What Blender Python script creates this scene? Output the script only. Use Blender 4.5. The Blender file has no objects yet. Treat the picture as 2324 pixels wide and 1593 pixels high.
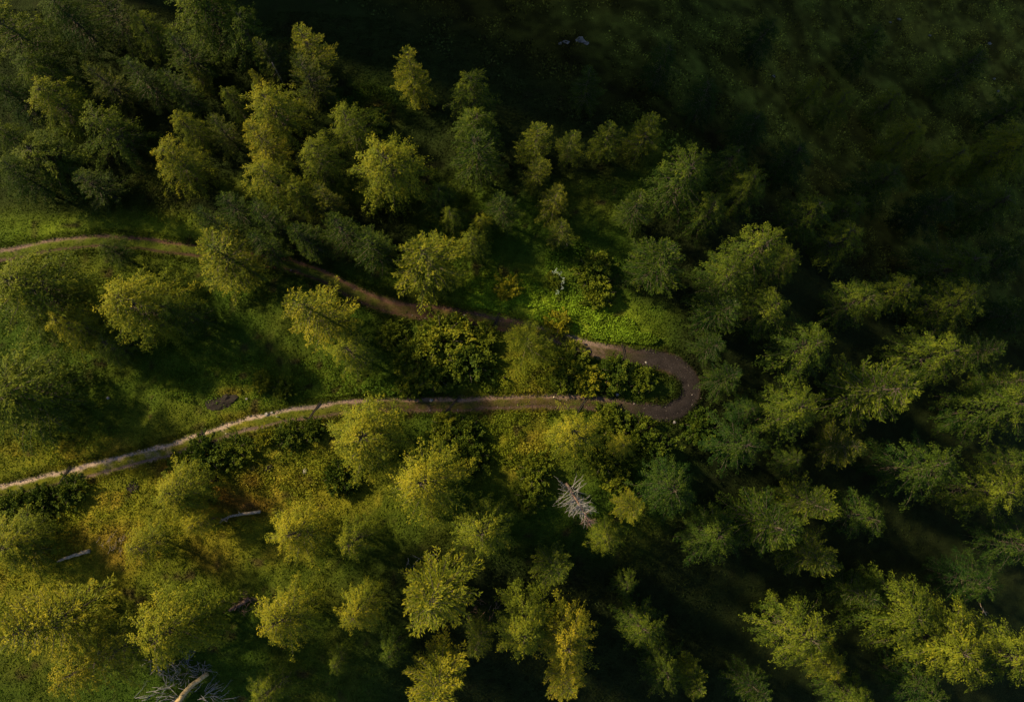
import bpy, math, random
import numpy as np
from mathutils import Vector, Matrix

random.seed(7)
R_ = math.radians
scene = bpy.context.scene

# ------------------------------------------------------------------ camera
CAM_H, TILT, FPX, CX, CY = 105.0, R_(7.9), 1549.0, 1162.0, 796.5
cam_d = bpy.data.cameras.new('camera')
cam_d.sensor_width = 36.0
cam_d.lens = FPX / 2324.0 * 36.0
cam_d.clip_start = 0.5
cam_d.clip_end = 6000
cam = bpy.data.objects.new('camera', cam_d)
scene.collection.objects.link(cam)
cam.location = (0, 0, CAM_H)
cam.rotation_euler = (TILT, 0, 0)
scene.camera = cam

# ------------------------------------------------------------------ light
SUN_EL = R_(33)
SUN_T = Vector((0.885, -0.465, 0)).normalized()          # horizontal direction in which the sunlight travels
travel = Vector((SUN_T.x * math.cos(SUN_EL), SUN_T.y * math.cos(SUN_EL), -math.sin(SUN_EL)))
sun_d = bpy.data.lights.new('sun', 'SUN')
sun_d.energy = 5.0
sun_d.angle = R_(2.5)
sun_d.color = (1.0, 0.79, 0.44)
sun = bpy.data.objects.new('sun', sun_d)
scene.collection.objects.link(sun)
sun.location = (-60, 30, 160)
sun.rotation_euler = travel.to_track_quat('-Z', 'Y').to_euler()

world = bpy.data.worlds.new('World')
scene.world = world
world.use_nodes = True
wn = world.node_tree.nodes
wl = world.node_tree.links
bg = wn.get('Background') or wn.new('ShaderNodeBackground')
sky = wn.new('ShaderNodeTexSky')
sky.sky_type = 'NISHITA'
sky.sun_disc = False
sky.sun_elevation = SUN_EL
sky.sun_rotation = math.atan2(-SUN_T.x, -SUN_T.y)
wl.new(sky.outputs[0], bg.inputs[0])
bg.inputs[1].default_value = 0.075

vs = scene.view_settings
vs.view_transform = 'Standard'
vs.look = 'None'
vs.exposure = 1.32
vs.gamma = 1.0
vs.use_curve_mapping = False

# ------------------------------------------------------------------ noise and terrain
def vnoise(x, y, s, seed=0):
    """smooth value noise in 0..1, wavelength s metres"""
    x = np.asarray(x, float) / s + 1000.5 + seed * 17.3
    y = np.asarray(y, float) / s + 1000.5 + seed * 9.1
    xi = np.floor(x).astype(np.int64); yi = np.floor(y).astype(np.int64)
    fx = x - xi; fy = y - yi
    fx = fx * fx * (3 - 2 * fx); fy = fy * fy * (3 - 2 * fy)
    def h(a, b):
        n = (a * 374761393 + b * 668265263 + seed * 974711) & 0x7fffffff
        n = ((n ^ (n >> 13)) * 1274126177) & 0x7fffffff
        return ((n ^ (n >> 16)) & 0xffff) / 65535.0
    return (h(xi, yi) * (1 - fx) + h(xi + 1, yi) * fx) * (1 - fy) + (h(xi, yi + 1) * (1 - fx) + h(xi + 1, yi + 1) * fx) * fy

def softplus(a, k):
    return np.where(a / k > 30, a, k * np.log1p(np.exp(np.minimum(a / k, 30))))

def sstep(a, b, x):
    t = np.clip((x - a) / (b - a), 0, 1)
    return t * t * (3 - 2 * t)

TX, TY = SUN_T.x, SUN_T.y
NX, NY = -TY, TX                                          # to the side of the light's way, towards the ravine

def terrain(x, y):
    x = np.asarray(x, float); y = np.asarray(y, float)
    u = x * TX + y * TY
    v = x * NX + y * NY
    z = 0.9 * (vnoise(x, y, 38, 1) - 0.5) + 0.35 * (vnoise(x, y, 13, 2) - 0.5)
    # the spur falls away to the ravine behind it ...
    a = softplus(v - 51, 4.0)
    z = z - 42 * (1 - np.exp(-a * 0.72 / 42))
    # ... and down the wooded side past the hairpin
    w1 = 0.51 * (x - 30) - 0.86 * (y - 5)
    w2 = (x - 30) * 0.9
    w = np.maximum(w1, w2) + 3 * np.exp(-np.abs(w1 - w2) / 8)
    b = softplus(w - 3, 4.0)
    z = z - 36 * (1 - np.exp(-b * 0.62 / 36))
    # unseen mountainside behind the forest, added and shaped to shade the ravine
    prof = np.clip((-u - 60) / 200.0, 0, None)
    shade_hill = 262 * np.where(prof < 1, prof ** 0.9, 1 + 0.12 * np.tanh(prof - 1)) * sstep(12, 72, v - 3 * (vnoise(x, y, 30, 5) - .5))
    shade_hill = shade_hill * sstep(80, 104, y)
    z = z + shade_hill
    far = np.sqrt(x * x + y * y)
    z = z + sstep(220, 1200, far) * (60 * (vnoise(x, y, 320, 7) - 0.3))
    return z

_ct, _st = math.cos(TILT), math.sin(TILT)
def ray(px, py):
    dx = (px - CX) / FPX; dy = (CY - py) / FPX
    return np.array([dx, dy * _ct + _st, dy * _st - _ct])

def at(px, py, lift=0.0):
    """the place on the ground whose point `lift` metres up is seen at that spot of the photograph"""
    d = ray(px, py)
    t = np.linspace(20, 330, 1600)
    z = CAM_H + d[2] * t
    g = terrain(d[0] * t, d[1] * t) + lift
    i = int(np.argmax(z < g))
    t0, t1 = t[i - 1], t[i]
    for _ in range(14):
        tm = (t0 + t1) / 2
        if CAM_H + d[2] * tm < float(terrain(d[0] * tm, d[1] * tm)) + lift: t1 = tm
        else: t0 = tm
    x, y = float(d[0] * t1), float(d[1] * t1)
    return x, y, float(terrain(x, y))

def to_px(x, y, z):
    X = x; Y = y; Z = z - CAM_H
    yc = Y * _ct + Z * _st
    zc = -Y * _st + Z * _ct
    return CX + FPX * X / -zc, CY - FPX * yc / -zc

# ------------------------------------------------------------------ the track's centre line
ROAD_PX = [(-150, 600), (-60, 592), (0, 580), (100, 562), (210, 549), (310, 551), (420, 568), (520, 582), (620, 594), (700, 616), (780, 652),
           (860, 688), (940, 706), (1030, 715), (1125, 733), (1200, 748), (1280, 772), (1350, 794), (1430, 806), (1500, 818), (1546, 840),
           (1568, 872), (1560, 908), (1520, 934), (1455, 932), (1390, 920), (1310, 912), (1200, 913), (1100, 916), (1000, 919), (900, 920), (800, 923),
           (720, 932), (640, 946), (560, 966), (455, 996), (380, 1022), (300, 1044), (220, 1064), (145, 1082), (70, 1100), (0, 1118), (-80, 1138), (-170, 1160)]
ctrl = np.array([at(a, b)[:2] for a, b in ROAD_PX])
def catmull(P, step=0.45):
    out = []
    for i in range(1, len(P) - 2):
        p0, p1, p2, p3 = P[i - 1], P[i], P[i + 1], P[i + 2]
        n = max(2, int(np.linalg.norm(p2 - p1) / step))
        for k in range(n):
            t = k / n
            out.append(0.5 * ((2 * p1) + (-p0 + p2) * t + (2 * p0 - 5 * p1 + 4 * p2 - p3) * t * t + (-p0 + 3 * p1 - 3 * p2 + p3) * t ** 3))
    return np.array(out)
RC = catmull(ctrl)
rt = np.gradient(RC, axis=0); rt /= np.linalg.norm(rt, axis=1)[:, None]
rn = np.stack([-rt[:, 1], rt[:, 0]], 1)
_hx, _hy, _ = at(1545, 875)
hair = np.exp(-((RC[:, 0] - _hx) ** 2 + (RC[:, 1] - _hy) ** 2) / (2 * 7.0 ** 2))     # 1 at the hairpin
ROAD_HALF = 1.58 + 0.25 * hair + 0.35 * (vnoise(RC[:, 0], RC[:, 1], 4.0, 95) - .5)

def road_dist(x, y):
    x = np.asarray(x, float).ravel(); y = np.asarray(y, float).ravel()
    d = np.full(x.shape, 1e9); idx = np.zeros(x.shape, int)
    for s in range(0, len(x), 20000):
        e = s + 20000
        q = (x[s:e, None] - RC[None, :, 0]) ** 2 + (y[s:e, None] - RC[None, :, 1]) ** 2
        k = q.argmin(1)
        idx[s:e] = k
        d[s:e] = np.sqrt(q[np.arange(len(k)), k])
    return d, idx

# ------------------------------------------------------------------ helpers
def link(o, parent=None):
    scene.collection.objects.link(o)
    if parent is not None: o.parent = parent
    return o

def tag(o, label=None, cat=None, group=None, kind=None):
    if label: o['label'] = label
    if cat: o['category'] = cat
    if group: o['group'] = group
    if kind: o['kind'] = kind
    return o

def empty(name, loc, rz=0.0, scale=(1, 1, 1), rx=0.0, ry=0.0):
    o = bpy.data.objects.new(name, None)
    o.empty_display_size = 0.5
    o.location = loc; o.rotation_euler = (rx, ry, rz); o.scale = scale
    return link(o)

def np_mesh(name, verts, faces, mat=None, smooth=False, attrs=None, cols=None):
    """faces: (n,3) or (n,4) int array"""
    verts = np.asarray(verts, np.float32); faces = np.asarray(faces, np.int32)
    me = bpy.data.meshes.new(name)
    k = faces.shape[1]
    me.vertices.add(len(verts)); me.vertices.foreach_set('co', verts.ravel())
    me.loops.add(faces.size); me.loops.foreach_set('vertex_index', faces.ravel())
    me.polygons.add(len(faces))
    me.polygons.foreach_set('loop_start', np.arange(0, faces.size, k, dtype=np.int32))
    me.polygons.foreach_set('use_smooth', np.full(len(faces), smooth, bool))
    for an, av in (attrs or {}).items():
        a = me.attributes.new(an, 'FLOAT', 'POINT'); a.data.foreach_set('value', np.asarray(av, np.float32))
    for an, av in (cols or {}).items():
        a = me.attributes.new(an, 'FLOAT_COLOR', 'POINT')
        c = np.ones((len(verts), 4), np.float32); c[:, :3] = av
        a.data.foreach_set('color', c.ravel())
    if mat: me.materials.append(mat)
    me.update(calc_edges=True); me.validate()
    return me

def nrm(a):
    return a / np.maximum(np.linalg.norm(a, axis=-1, keepdims=True), 1e-9)

def rhombi(c, d, n, L, W):
    d = nrm(d); w = nrm(np.cross(n, d))
    L = np.reshape(L, (-1, 1)) / 2; W = np.reshape(W, (-1, 1)) / 2
    v = np.stack([c - d * L, c + w * W - d * L * 0.1, c + d * L, c - w * W - d * L * 0.1], 1)
    return v.reshape(-1, 3)

def quad_faces(n):
    return np.arange(n * 4, dtype=np.int32).reshape(-1, 4)

class Wood:
    """tapered limbs, all collected into one mesh"""
    def __init__(s): s.v = []; s.f = []
    def tube(s, pts, rad, sides=5, jit=0.0, rng=None):
        pts = np.asarray(pts, float); n = len(pts)
        t = nrm(np.gradient(pts, axis=0))
        ref = np.array([0.31, 0.2, 0.93]) if abs(t[0][2]) < 0.8 else np.array([0.95, 0.2, 0.1])
        base = len(s.v)
        for i in range(n):
            a = nrm(np.cross(t[i], ref)); b = np.cross(t[i], a)
            for k in range(sides):
                th = 2 * math.pi * k / sides
                r = rad[i] * (1 + (jit * (rng.random() - .5) if rng is not None else 0))
                s.v.append(pts[i] + (a * math.cos(th) + b * math.sin(th)) * r)
        for i in range(n - 1):
            for k in range(sides):
                k2 = (k + 1) % sides
                s.f.append((base + i * sides + k, base + i * sides + k2, base + (i + 1) * sides + k2, base + (i + 1) * sides + k))
        s.v.append(pts[0]); s.v.append(pts[-1]); c0 = len(s.v) - 2
        for k in range(0, sides):
            k2 = (k + 1) % sides
            s.f.append((c0, base + k2, base + k, base + k))
            e = base + (n - 1) * sides
            s.f.append((c0 + 1, e + k, e + k2, e + k2))
    def mesh(s, name, mat, smooth=True):
        me = bpy.data.meshes.new(name)
        me.from_pydata([tuple(p) for p in s.v], [], [tuple(dict.fromkeys(f)) for f in s.f])
        me.materials.append(mat)
        me.polygons.foreach_set('use_smooth', [smooth] * len(me.polygons))
        me.update()
        return me

# ------------------------------------------------------------------ materials
def new_mat(name):
    m = bpy.data.materials.new(name); m.use_nodes = True
    nt = m.node_tree
    for n in list(nt.nodes): nt.nodes.remove(n)
    out = nt.nodes.new('ShaderNodeOutputMaterial')
    return m, nt, out

def ramp(nt, stops):
    r = nt.nodes.new('ShaderNodeValToRGB')
    e = r.color_ramp.elements
    e[0].position, e[0].color = stops[0][0], (*stops[0][1], 1)
    e[1].position, e[1].color = stops[-1][0], (*stops[-1][1], 1)
    for p, c in stops[1:-1]:
        q = e.new(p); q.color = (*c, 1)
    return r

def math_node(nt, op, a, b, clamp=False):
    n = nt.nodes.new('ShaderNodeMath'); n.operation = op; n.use_clamp = clamp
    for i, s in enumerate((a, b)):
        if isinstance(s, (int, float)): n.inputs[i].default_value = s
        else: nt.links.new(s, n.inputs[i])
    return n.outputs[0]

def leaf_surface(nt, out, color_socket, trans=0.35, spec=0.04, rough=0.6):
    p = nt.nodes.new('ShaderNodeBsdfPrincipled')
    p.inputs['Roughness'].default_value = rough
    p.inputs['Specular IOR Level'].default_value = spec
    t = nt.nodes.new('ShaderNodeBsdfTranslucent')
    m = nt.nodes.new('ShaderNodeMixShader'); m.inputs[0].default_value = trans
    nt.links.new(color_socket, p.inputs['Base Color'])
    nt.links.new(color_socket, t.inputs['Color'])
    nt.links.new(p.outputs[0], m.inputs[1]); nt.links.new(t.outputs[0], m.inputs[2])
    nt.links.new(m.outputs[0], out.inputs[0])

def foliage_mat():
    m, nt, out = new_mat('foliage')
    tint = nt.nodes.new('ShaderNodeAttribute'); tint.attribute_type = 'OBJECT'; tint.attribute_name = 'tint'
    warm = nt.nodes.new('ShaderNodeAttribute'); warm.attribute_type = 'OBJECT'; warm.attribute_name = 'warm'
    var = nt.nodes.new('ShaderNodeAttribute'); var.attribute_type = 'GEOMETRY'; var.attribute_name = 'var'
    tc = nt.nodes.new('ShaderNodeNewGeometry')
    no = nt.nodes.new('ShaderNodeTexNoise'); no.inputs['Scale'].default_value = 0.45; no.inputs['Detail'].default_value = 2
    nt.links.new(tc.outputs['Position'], no.inputs['Vector'])
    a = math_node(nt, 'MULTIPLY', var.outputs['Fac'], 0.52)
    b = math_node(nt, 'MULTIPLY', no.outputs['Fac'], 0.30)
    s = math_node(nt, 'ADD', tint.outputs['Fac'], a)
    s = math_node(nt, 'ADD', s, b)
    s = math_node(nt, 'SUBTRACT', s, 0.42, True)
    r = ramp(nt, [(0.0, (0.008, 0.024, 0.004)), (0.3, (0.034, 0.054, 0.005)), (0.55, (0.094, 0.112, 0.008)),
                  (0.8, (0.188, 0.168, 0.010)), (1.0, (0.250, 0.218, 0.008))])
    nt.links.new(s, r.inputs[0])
    mx = nt.nodes.new('ShaderNodeMix'); mx.data_type = 'RGBA'; mx.blend_type = 'MULTIPLY'
    nt.links.new(warm.outputs['Fac'], mx.inputs[0])
    nt.links.new(r.outputs[0], mx.inputs[6]); mx.inputs[7].default_value = (1.25, 0.80, 0.75, 1)
    leaf_surface(nt, out, mx.outputs[2], 0.22)
    return m

def wood_mat(name, c0, c1, scale=3.0):
    m, nt, out = new_mat(name)
    g = nt.nodes.new('ShaderNodeTexCoord')
    no = nt.nodes.new('ShaderNodeTexNoise'); no.inputs['Scale'].default_value = scale; no.inputs['Detail'].default_value = 5
    nt.links.new(g.outputs['Object'], no.inputs['Vector'])
    r = ramp(nt, [(0.3, c0), (0.7, c1)])
    nt.links.new(no.outputs['Fac'], r.inputs[0])
    p = nt.nodes.new('ShaderNodeBsdfPrincipled'); p.inputs['Roughness'].default_value = 0.85
    p.inputs['Specular IOR Level'].default_value = 0.2
    nt.links.new(r.outputs[0], p.inputs['Base Color'])
    bp = nt.nodes.new('ShaderNodeBump'); bp.inputs['Strength'].default_value = 0.6; bp.inputs['Distance'].default_value = 0.03
    nt.links.new(no.outputs['Fac'], bp.inputs['Height']); nt.links.new(bp.outputs[0], p.inputs['Normal'])
    nt.links.new(p.outputs[0], out.inputs[0])
    return m

def attr_ground_mat(name, bump=0.35, leafy=False, scale=5.0, lo=0.55, hi=1.35):
    m, nt, out = new_mat(name)
    at_ = nt.nodes.new('ShaderNodeAttribute'); at_.attribute_name = 'col'
    g = nt.nodes.new('ShaderNodeNewGeometry')
    no = nt.nodes.new('ShaderNodeTexNoise'); no.inputs['Scale'].default_value = scale; no.inputs['Detail'].default_value = 6
    no.inputs['Roughness'].default_value = 0.65
    nt.links.new(g.outputs['Position'], no.inputs['Vector'])
    r = ramp(nt, [(0.3, (lo,) * 3), (0.7, (hi,) * 3)])
    nt.links.new(no.outputs['Fac'], r.inputs[0])
    mx = nt.nodes.new('ShaderNodeMix'); mx.data_type = 'RGBA'; mx.blend_type = 'MULTIPLY'; mx.inputs[0].default_value = 1
    nt.links.new(at_.outputs['Color'], mx.inputs[6]); nt.links.new(r.outputs[0], mx.inputs[7])
    if leafy:
        leaf_surface(nt, out, mx.outputs[2], 0.3)
    else:
        p = nt.nodes.new('ShaderNodeBsdfPrincipled'); p.inputs['Roughness'].default_value = 0.9
        p.inputs['Specular IOR Level'].default_value = 0.04
        nt.links.new(mx.outputs[2], p.inputs['Base Color'])
        bp = nt.nodes.new('ShaderNodeBump'); bp.inputs['Strength'].default_value = 0.9; bp.inputs['Distance'].default_value = bump
        nt.links.new(no.outputs['Fac'], bp.inputs['Height']); nt.links.new(bp.outputs[0], p.inputs['Normal'])
        nt.links.new(p.outputs[0], out.inputs[0])
    return m

M_LEAF = foliage_mat()
M_BARK = wood_mat('bark', (0.028, 0.022, 0.018), (0.085, 0.068, 0.054), 4)
M_DEADWOOD = wood_mat('bleached_wood', (0.12, 0.095, 0.07), (0.34, 0.28, 0.21), 5)
M_GREYWOOD = wood_mat('weathered_twigs', (0.11, 0.105, 0.11), (0.22, 0.21, 0.215), 3)
M_BROWNWOOD = wood_mat('brown_twigs', (0.06, 0.038, 0.032), (0.13, 0.085, 0.072), 3)
M_LOG = wood_mat('log_bark', (0.16, 0.11, 0.05), (0.40, 0.30, 0.15), 4)
M_DRAIN = wood_mat('wet_wood', (0.012, 0.010, 0.008), (0.035, 0.028, 0.022), 4)
M_SOIL = wood_mat('dark_peat', (0.004, 0.003, 0.0025), (0.013, 0.008, 0.006), 3)
M_STONE = wood_mat('pale_stone', (0.10, 0.095, 0.09), (0.26, 0.24, 0.23), 3)
M_ROCK = wood_mat('mossy_rock', (0.045, 0.045, 0.04), (0.15, 0.145, 0.14), 2)
M_POST = wood_mat('cut_timber', (0.45, 0.40, 0.26), (0.7, 0.64, 0.45), 6)
M_GROUND = attr_ground_mat('forest_ground', 0.35)
M_TRACK = attr_ground_mat('dirt_and_gravel', 0.08, scale=6.0, lo=0.45, hi=1.6)
M_GRASS = attr_ground_mat('grass_blades', leafy=True, scale=1.2, lo=0.7, hi=1.25)

# ------------------------------------------------------------------ what grows where on the ground
GREEN = np.array([0.027, 0.050, 0.005]); LUSH = np.array([0.118, 0.158, 0.010]); YELLOW = np.array([0.115, 0.112, 0.008])
STRAW = np.array([0.15, 0.115, 0.012]); RUST = np.array([0.11, 0.050, 0.010]); OLIVE = np.array([0.040, 0.046, 0.005]); SOIL = np.array([0.030, 0.018, 0.010])
def blob(px, py, cx, cy, rx, ry):
    return np.exp(-(((px - cx) / rx) ** 2 + ((py - cy) / ry) ** 2))
def mixc(c, target, w):
    w = np.clip(w, 0, 1)[:, None]
    return c * (1 - w) + target[None, :] * w
def ground_colour(x, y):
    x = np.asarray(x, float).ravel(); y = np.asarray(y, float).ravel()
    px, py = to_px(x, y, terrain(x, y))
    n1 = vnoise(x, y, 9, 11); n2 = vnoise(x, y, 2.6, 12); n3 = vnoise(x, y, 0.9, 13); n4 = vnoise(x, y, 5, 14); n5 = vnoise(x, y, 4, 15)
    c = np.repeat(GREEN[None], len(x), 0)
    c = mixc(c, OLIVE, 1.1 * (n1 - 0.35) + 0.5 * (n2 - 0.5))
    lush = 1.3 * blob(px, py, 1160, 675, 110, 55) + 1.3 * blob(px, py, 1320, 735, 150, 55) + 1.0 * blob(px, py, 370, 470, 90, 80) + 0.35 * blob(px, py, 600, 870, 260, 70) + .8 * blob(px, py, 60, 480, 160, 70) + .6 * blob(px, py, 870, 490, 60, 60)
    c = mixc(c, LUSH, lush * (0.45 + 0.8 * n2))
    yel = (blob(px, py, 330, 1150, 420, 150) + 0.5 * blob(px, py, 280, 1035, 300, 32) + 0.8 * blob(px, py, 120, 1300, 200, 160) + 0.9 * blob(px, py, 1180, 850, 95, 60)
           + 0.8 * blob(px, py, 1180, 1010, 110, 90) + 0.5 * blob(px, py, 640, 950, 200, 30) + 0.6 * blob(px, py, 700, 1110, 180, 90) + .3 * blob(px, py, 150, 640, 200, 60)
           + 0.7 * blob(px, py, 370, 455, 70, 60))
    c = mixc(c, YELLOW, yel * (0.35 + 0.55 * n4 + 0.5 * n3))
    c = mixc(c, STRAW, np.clip(yel, 0, 1) * sstep(0.62, 0.86, n5 * 0.75 + n3 * 0.25) * 0.9)
    dry = blob(px, py, 560, 1120, 110, 50) + blob(px, py, 420, 1050, 90, 30) + .45 * blob(px, py, 250, 1215, 160, 50) + .45 * blob(px, py, 400, 1280, 110, 50) + 0.6 * blob(px, py, 1240, 800, 50, 30) \
        + .7 * blob(px, py, 530, 895, 40, 16) + .9 * blob(px, py, 850, 265, 40, 28)
    c = mixc(c, RUST, dry * sstep(0.35, 0.75, n4 * 0.6 + n2 * 0.4))
    c = mixc(c, SOIL, 0.75 * sstep(0.70, 0.88, vnoise(x, y, 2.0, 21) * .7 + vnoise(x, y, .8, 22) * .3))
    # forest floor under the dense stands: litter and thin moss, blackened to paint in tree shade
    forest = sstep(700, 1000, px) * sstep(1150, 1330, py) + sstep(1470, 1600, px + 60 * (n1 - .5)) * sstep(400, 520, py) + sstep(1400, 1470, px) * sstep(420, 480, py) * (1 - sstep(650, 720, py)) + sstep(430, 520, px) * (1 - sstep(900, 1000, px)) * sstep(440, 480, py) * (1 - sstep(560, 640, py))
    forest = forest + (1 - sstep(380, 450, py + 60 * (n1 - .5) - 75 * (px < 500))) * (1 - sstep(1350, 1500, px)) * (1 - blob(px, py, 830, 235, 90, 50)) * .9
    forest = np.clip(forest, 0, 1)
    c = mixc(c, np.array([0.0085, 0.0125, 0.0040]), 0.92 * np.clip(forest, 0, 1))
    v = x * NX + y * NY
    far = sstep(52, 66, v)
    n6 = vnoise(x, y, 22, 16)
    deep = (0.85 + 1.6 * sstep(62, 88, v))[:, None]  # ground near the ravine rim kept darker, its black shade painted in
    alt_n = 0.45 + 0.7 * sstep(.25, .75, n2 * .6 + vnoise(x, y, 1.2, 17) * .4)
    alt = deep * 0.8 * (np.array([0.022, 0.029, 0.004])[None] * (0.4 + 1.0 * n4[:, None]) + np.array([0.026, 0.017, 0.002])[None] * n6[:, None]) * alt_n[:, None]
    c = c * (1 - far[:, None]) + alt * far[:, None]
    return c * (0.75 + 0.5 * n3)[:, None]

def ground_bump(x, y, d):
    b = 0.45 * (vnoise(x, y, 3.2, 31) - .5) + 0.26 * (vnoise(x, y, 1.3, 32) - .5)
    px, py = to_px(x, y, 0 * x)
    return b * sstep(1.5, 4.0, d)

def axis(lo, hi, step, far, nfar):
    core = np.arange(lo, hi + 1e-6, step)
    k = np.linspace(0, 1, nfar + 1)[1:] ** 2.2
    return np.concatenate([(lo - far * k)[::-1], core, hi + far * k])

gx = axis(-100, 160, 0.58, 2400, 36)
gy = axis(-68, 170, 0.58, 2400, 36)
X, Y = np.meshgrid(gx, gy)
xf, yf = X.ravel(), Y.ravel()
dist, ridx = road_dist(xf, yf)
half = ROAD_HALF[ridx]
zg = terrain(xf, yf) + ground_bump(xf, yf, dist)
zg = zg - 0.16 * (1 - sstep(-0.45, 0.25, dist - half))
nx_, ny_ = len(gx), len(gy)
ii = np.arange(nx_ * ny_).reshape(ny_, nx_)
F = np.stack([ii[:-1, :-1], ii[:-1, 1:], ii[1:, 1:], ii[1:, :-1]], -1).reshape(-1, 4)
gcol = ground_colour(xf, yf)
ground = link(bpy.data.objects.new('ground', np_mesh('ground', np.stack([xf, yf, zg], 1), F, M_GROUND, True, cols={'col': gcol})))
tag(ground, 'grassy spur with a wooded hillside falling into a dark ravine', kind='structure')

# ------------------------------------------------------------------ the track
NC = 21
cs = np.linspace(-1, 1, NC)
RV, RCOL = [], []
s_len = np.concatenate([[0], np.cumsum(np.linalg.norm(np.diff(RC, axis=0), axis=1))])
rpx, rpy = to_px(RC[:, 0], RC[:, 1], 0 * RC[:, 0])
lower = (rpy > 870).astype(float)
pale_w = np.clip(lower * (1 - sstep(450, 900, rpx)) + 0.30 * lower * (1 - sstep(1300, 1500, rpx)) + (1 - lower) * (0.55 * sstep(1180, 1260, rpx) * (1 - sstep(1350, 1430, rpx)) + .35 * (1 - sstep(50, 330, rpx))), 0, 1)
for i in range(len(RC)):
    wob = 0.14 * math.sin(s_len[i] * 0.31) + 0.08 * math.sin(s_len[i] * 0.83 + 1)
    off = cs * ROAD_HALF[i] * 1.02
    xs = RC[i, 0] + rn[i, 0] * off; ys = RC[i, 1] + rn[i, 1] * off
    o2 = off + wob
    h_ = hair[i]
    # the centre line runs from the upper leg to the lower one, so minus is the outer (north) rut of the upper leg
    sgn = 1.0
    up = -1 if lower[i] else 1           # the side nearer the top of the slope
    rutA = np.exp(-((o2 * up - 0.85) / 0.36) ** 2)      # wide pale rut
    rutB = np.exp(-((o2 * up + 0.82) / 0.26) ** 2)      # narrow brown rut
    crown = 0.06 * np.exp(-(o2 / 0.5) ** 2)
    z = terrain(xs, ys) + 0.07 - 0.075 * rutA * (1 - .5 * h_) - 0.075 * rutB * (1 - .5 * h_) + crown * (1 - h_)
    z = z + 0.03 * (vnoise(xs, ys, 0.7, 41) - .5)
    z = z - 0.26 * sstep(0.84, 1.0, np.abs(cs)) - 0.10 * sstep(.6, .9, np.abs(cs) + .35 * (vnoise(xs, ys, 1.1, 44) - .5))
    RV.append(np.stack([xs, ys, z], 1))
    n = vnoise(xs, ys, 0.8, 42); n2 = vnoise(xs, ys, 2.5, 43)
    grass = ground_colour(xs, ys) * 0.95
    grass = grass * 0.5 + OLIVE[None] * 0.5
    dirt = np.array([0.036, 0.021, 0.014]); pale = np.array([0.22, 0.165, 0.135]); grav = np.array([0.019, 0.0155, 0.015])
    brown = np.array([0.054, 0.030, 0.021])
    cA = brown * (1 - pale_w[i]) + pale * pale_w[i]
    cB = dirt * (1 - .25 * pale_w[i]) + pale * .25 * pale_w[i]
    n5 = vnoise(xs, ys, 0.45, 46)
    wA = np.clip(rutA * 1.35 - 0.20 + 0.7 * (n - .5) + .5 * (n5 - .5) + .4 * (n2 - .5), 0, 1)[:, None]
    wB = np.clip(rutB * 1.2 - 0.1 + 0.6 * (n - .5) + .5 * (n5 - .5), 0, 1)[:, None]
    c = grass
    wr = 0.55 * sstep(650, 900, rpx[i]) * (0.5 + n)[:, None]
    c = c * (1 - wr) + np.array([0.040, 0.026, 0.010])[None] * wr
    bare = np.clip((1 - pale_w[i]) * 0.9 * sstep(640, 1000, rpx[i]), 0, 1) * sstep(0.2, 0.6, n2 * .6 + n * .4)[:, None] * 0.75
    c = c * (1 - bare) + (dirt * 0.9)[None] * bare
    c = c * (1 - wB) + cB[None] * wB
    c = c * (1 - wA) + cA[None] * wA
    edge = sstep(0.62, 0.92, np.abs(cs) + 0.30 * (n2 - .5) + .2 * (n - .5))[:, None]
    hw = np.clip(h_ * 1.5, 0, 1) * (1 - edge)
    c = c * (1 - hw) + (grav[None] * (0.7 + 0.6 * n[:, None])) * hw  # gravel at the bend darkened to paint in the shade there
    RCOL.append(c)
RV = np.concatenate(RV); RCOL = np.concatenate(RCOL)
ii = np.arange(len(RC) * NC).reshape(len(RC), NC)
F = np.stack([ii[:-1, :-1], ii[1:, :-1], ii[1:, 1:], ii[:-1, 1:]], -1).reshape(-1, 4)[:, ::-1]
track = link(bpy.data.objects.new('dirt_track', np_mesh('dirt_track', RV, F, M_TRACK, True, cols={'col': RCOL})))
tag(track, 'two-rut dirt track with grassy crown bending back at a gravel hairpin', kind='structure')

# ------------------------------------------------------------------ grass, herbs and gravel (nobody could count them)
rng = np.random.default_rng(11)
def scatter(n, x0, x1, y0, y1):
    x = rng.uniform(x0, x1, n); y = rng.uniform(y0, y1, n)
    d, k = road_dist(x, y)
    return x, y, d, k
def blades(name, x, y, lift, L, W, upness, colour, label, matm=M_GRASS, lean=(0, 0)):
    n = len(x)
    d, _k = road_dist(x, y)
    z = terrain(x, y) + ground_bump(x, y, d) + lift
    nn = nrm(rng.normal(size=(n, 3)) * np.array([1, 1, 1]) * (1 - upness) + np.array([0, 0, 1.0]) * upness)
    dd = rng.normal(size=(n, 3)) * np.array([1, 1, 0.5]) + np.array([lean[0], lean[1], 0.25])
    dd = dd - nn * (dd * nn).sum(1, keepdims=True)
    v = rhombi(np.stack([x, y, z], 1), dd, nn, L, W)
    me = np_mesh(name, v, quad_faces(n), matm, False, cols={'col': np.repeat(colour, 4, 0)})
    o = link(bpy.data.objects.new(name, me))
    tag(o, label, 'grass' if 'grass' in name else 'plants', kind='stuff')
    return o

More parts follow.
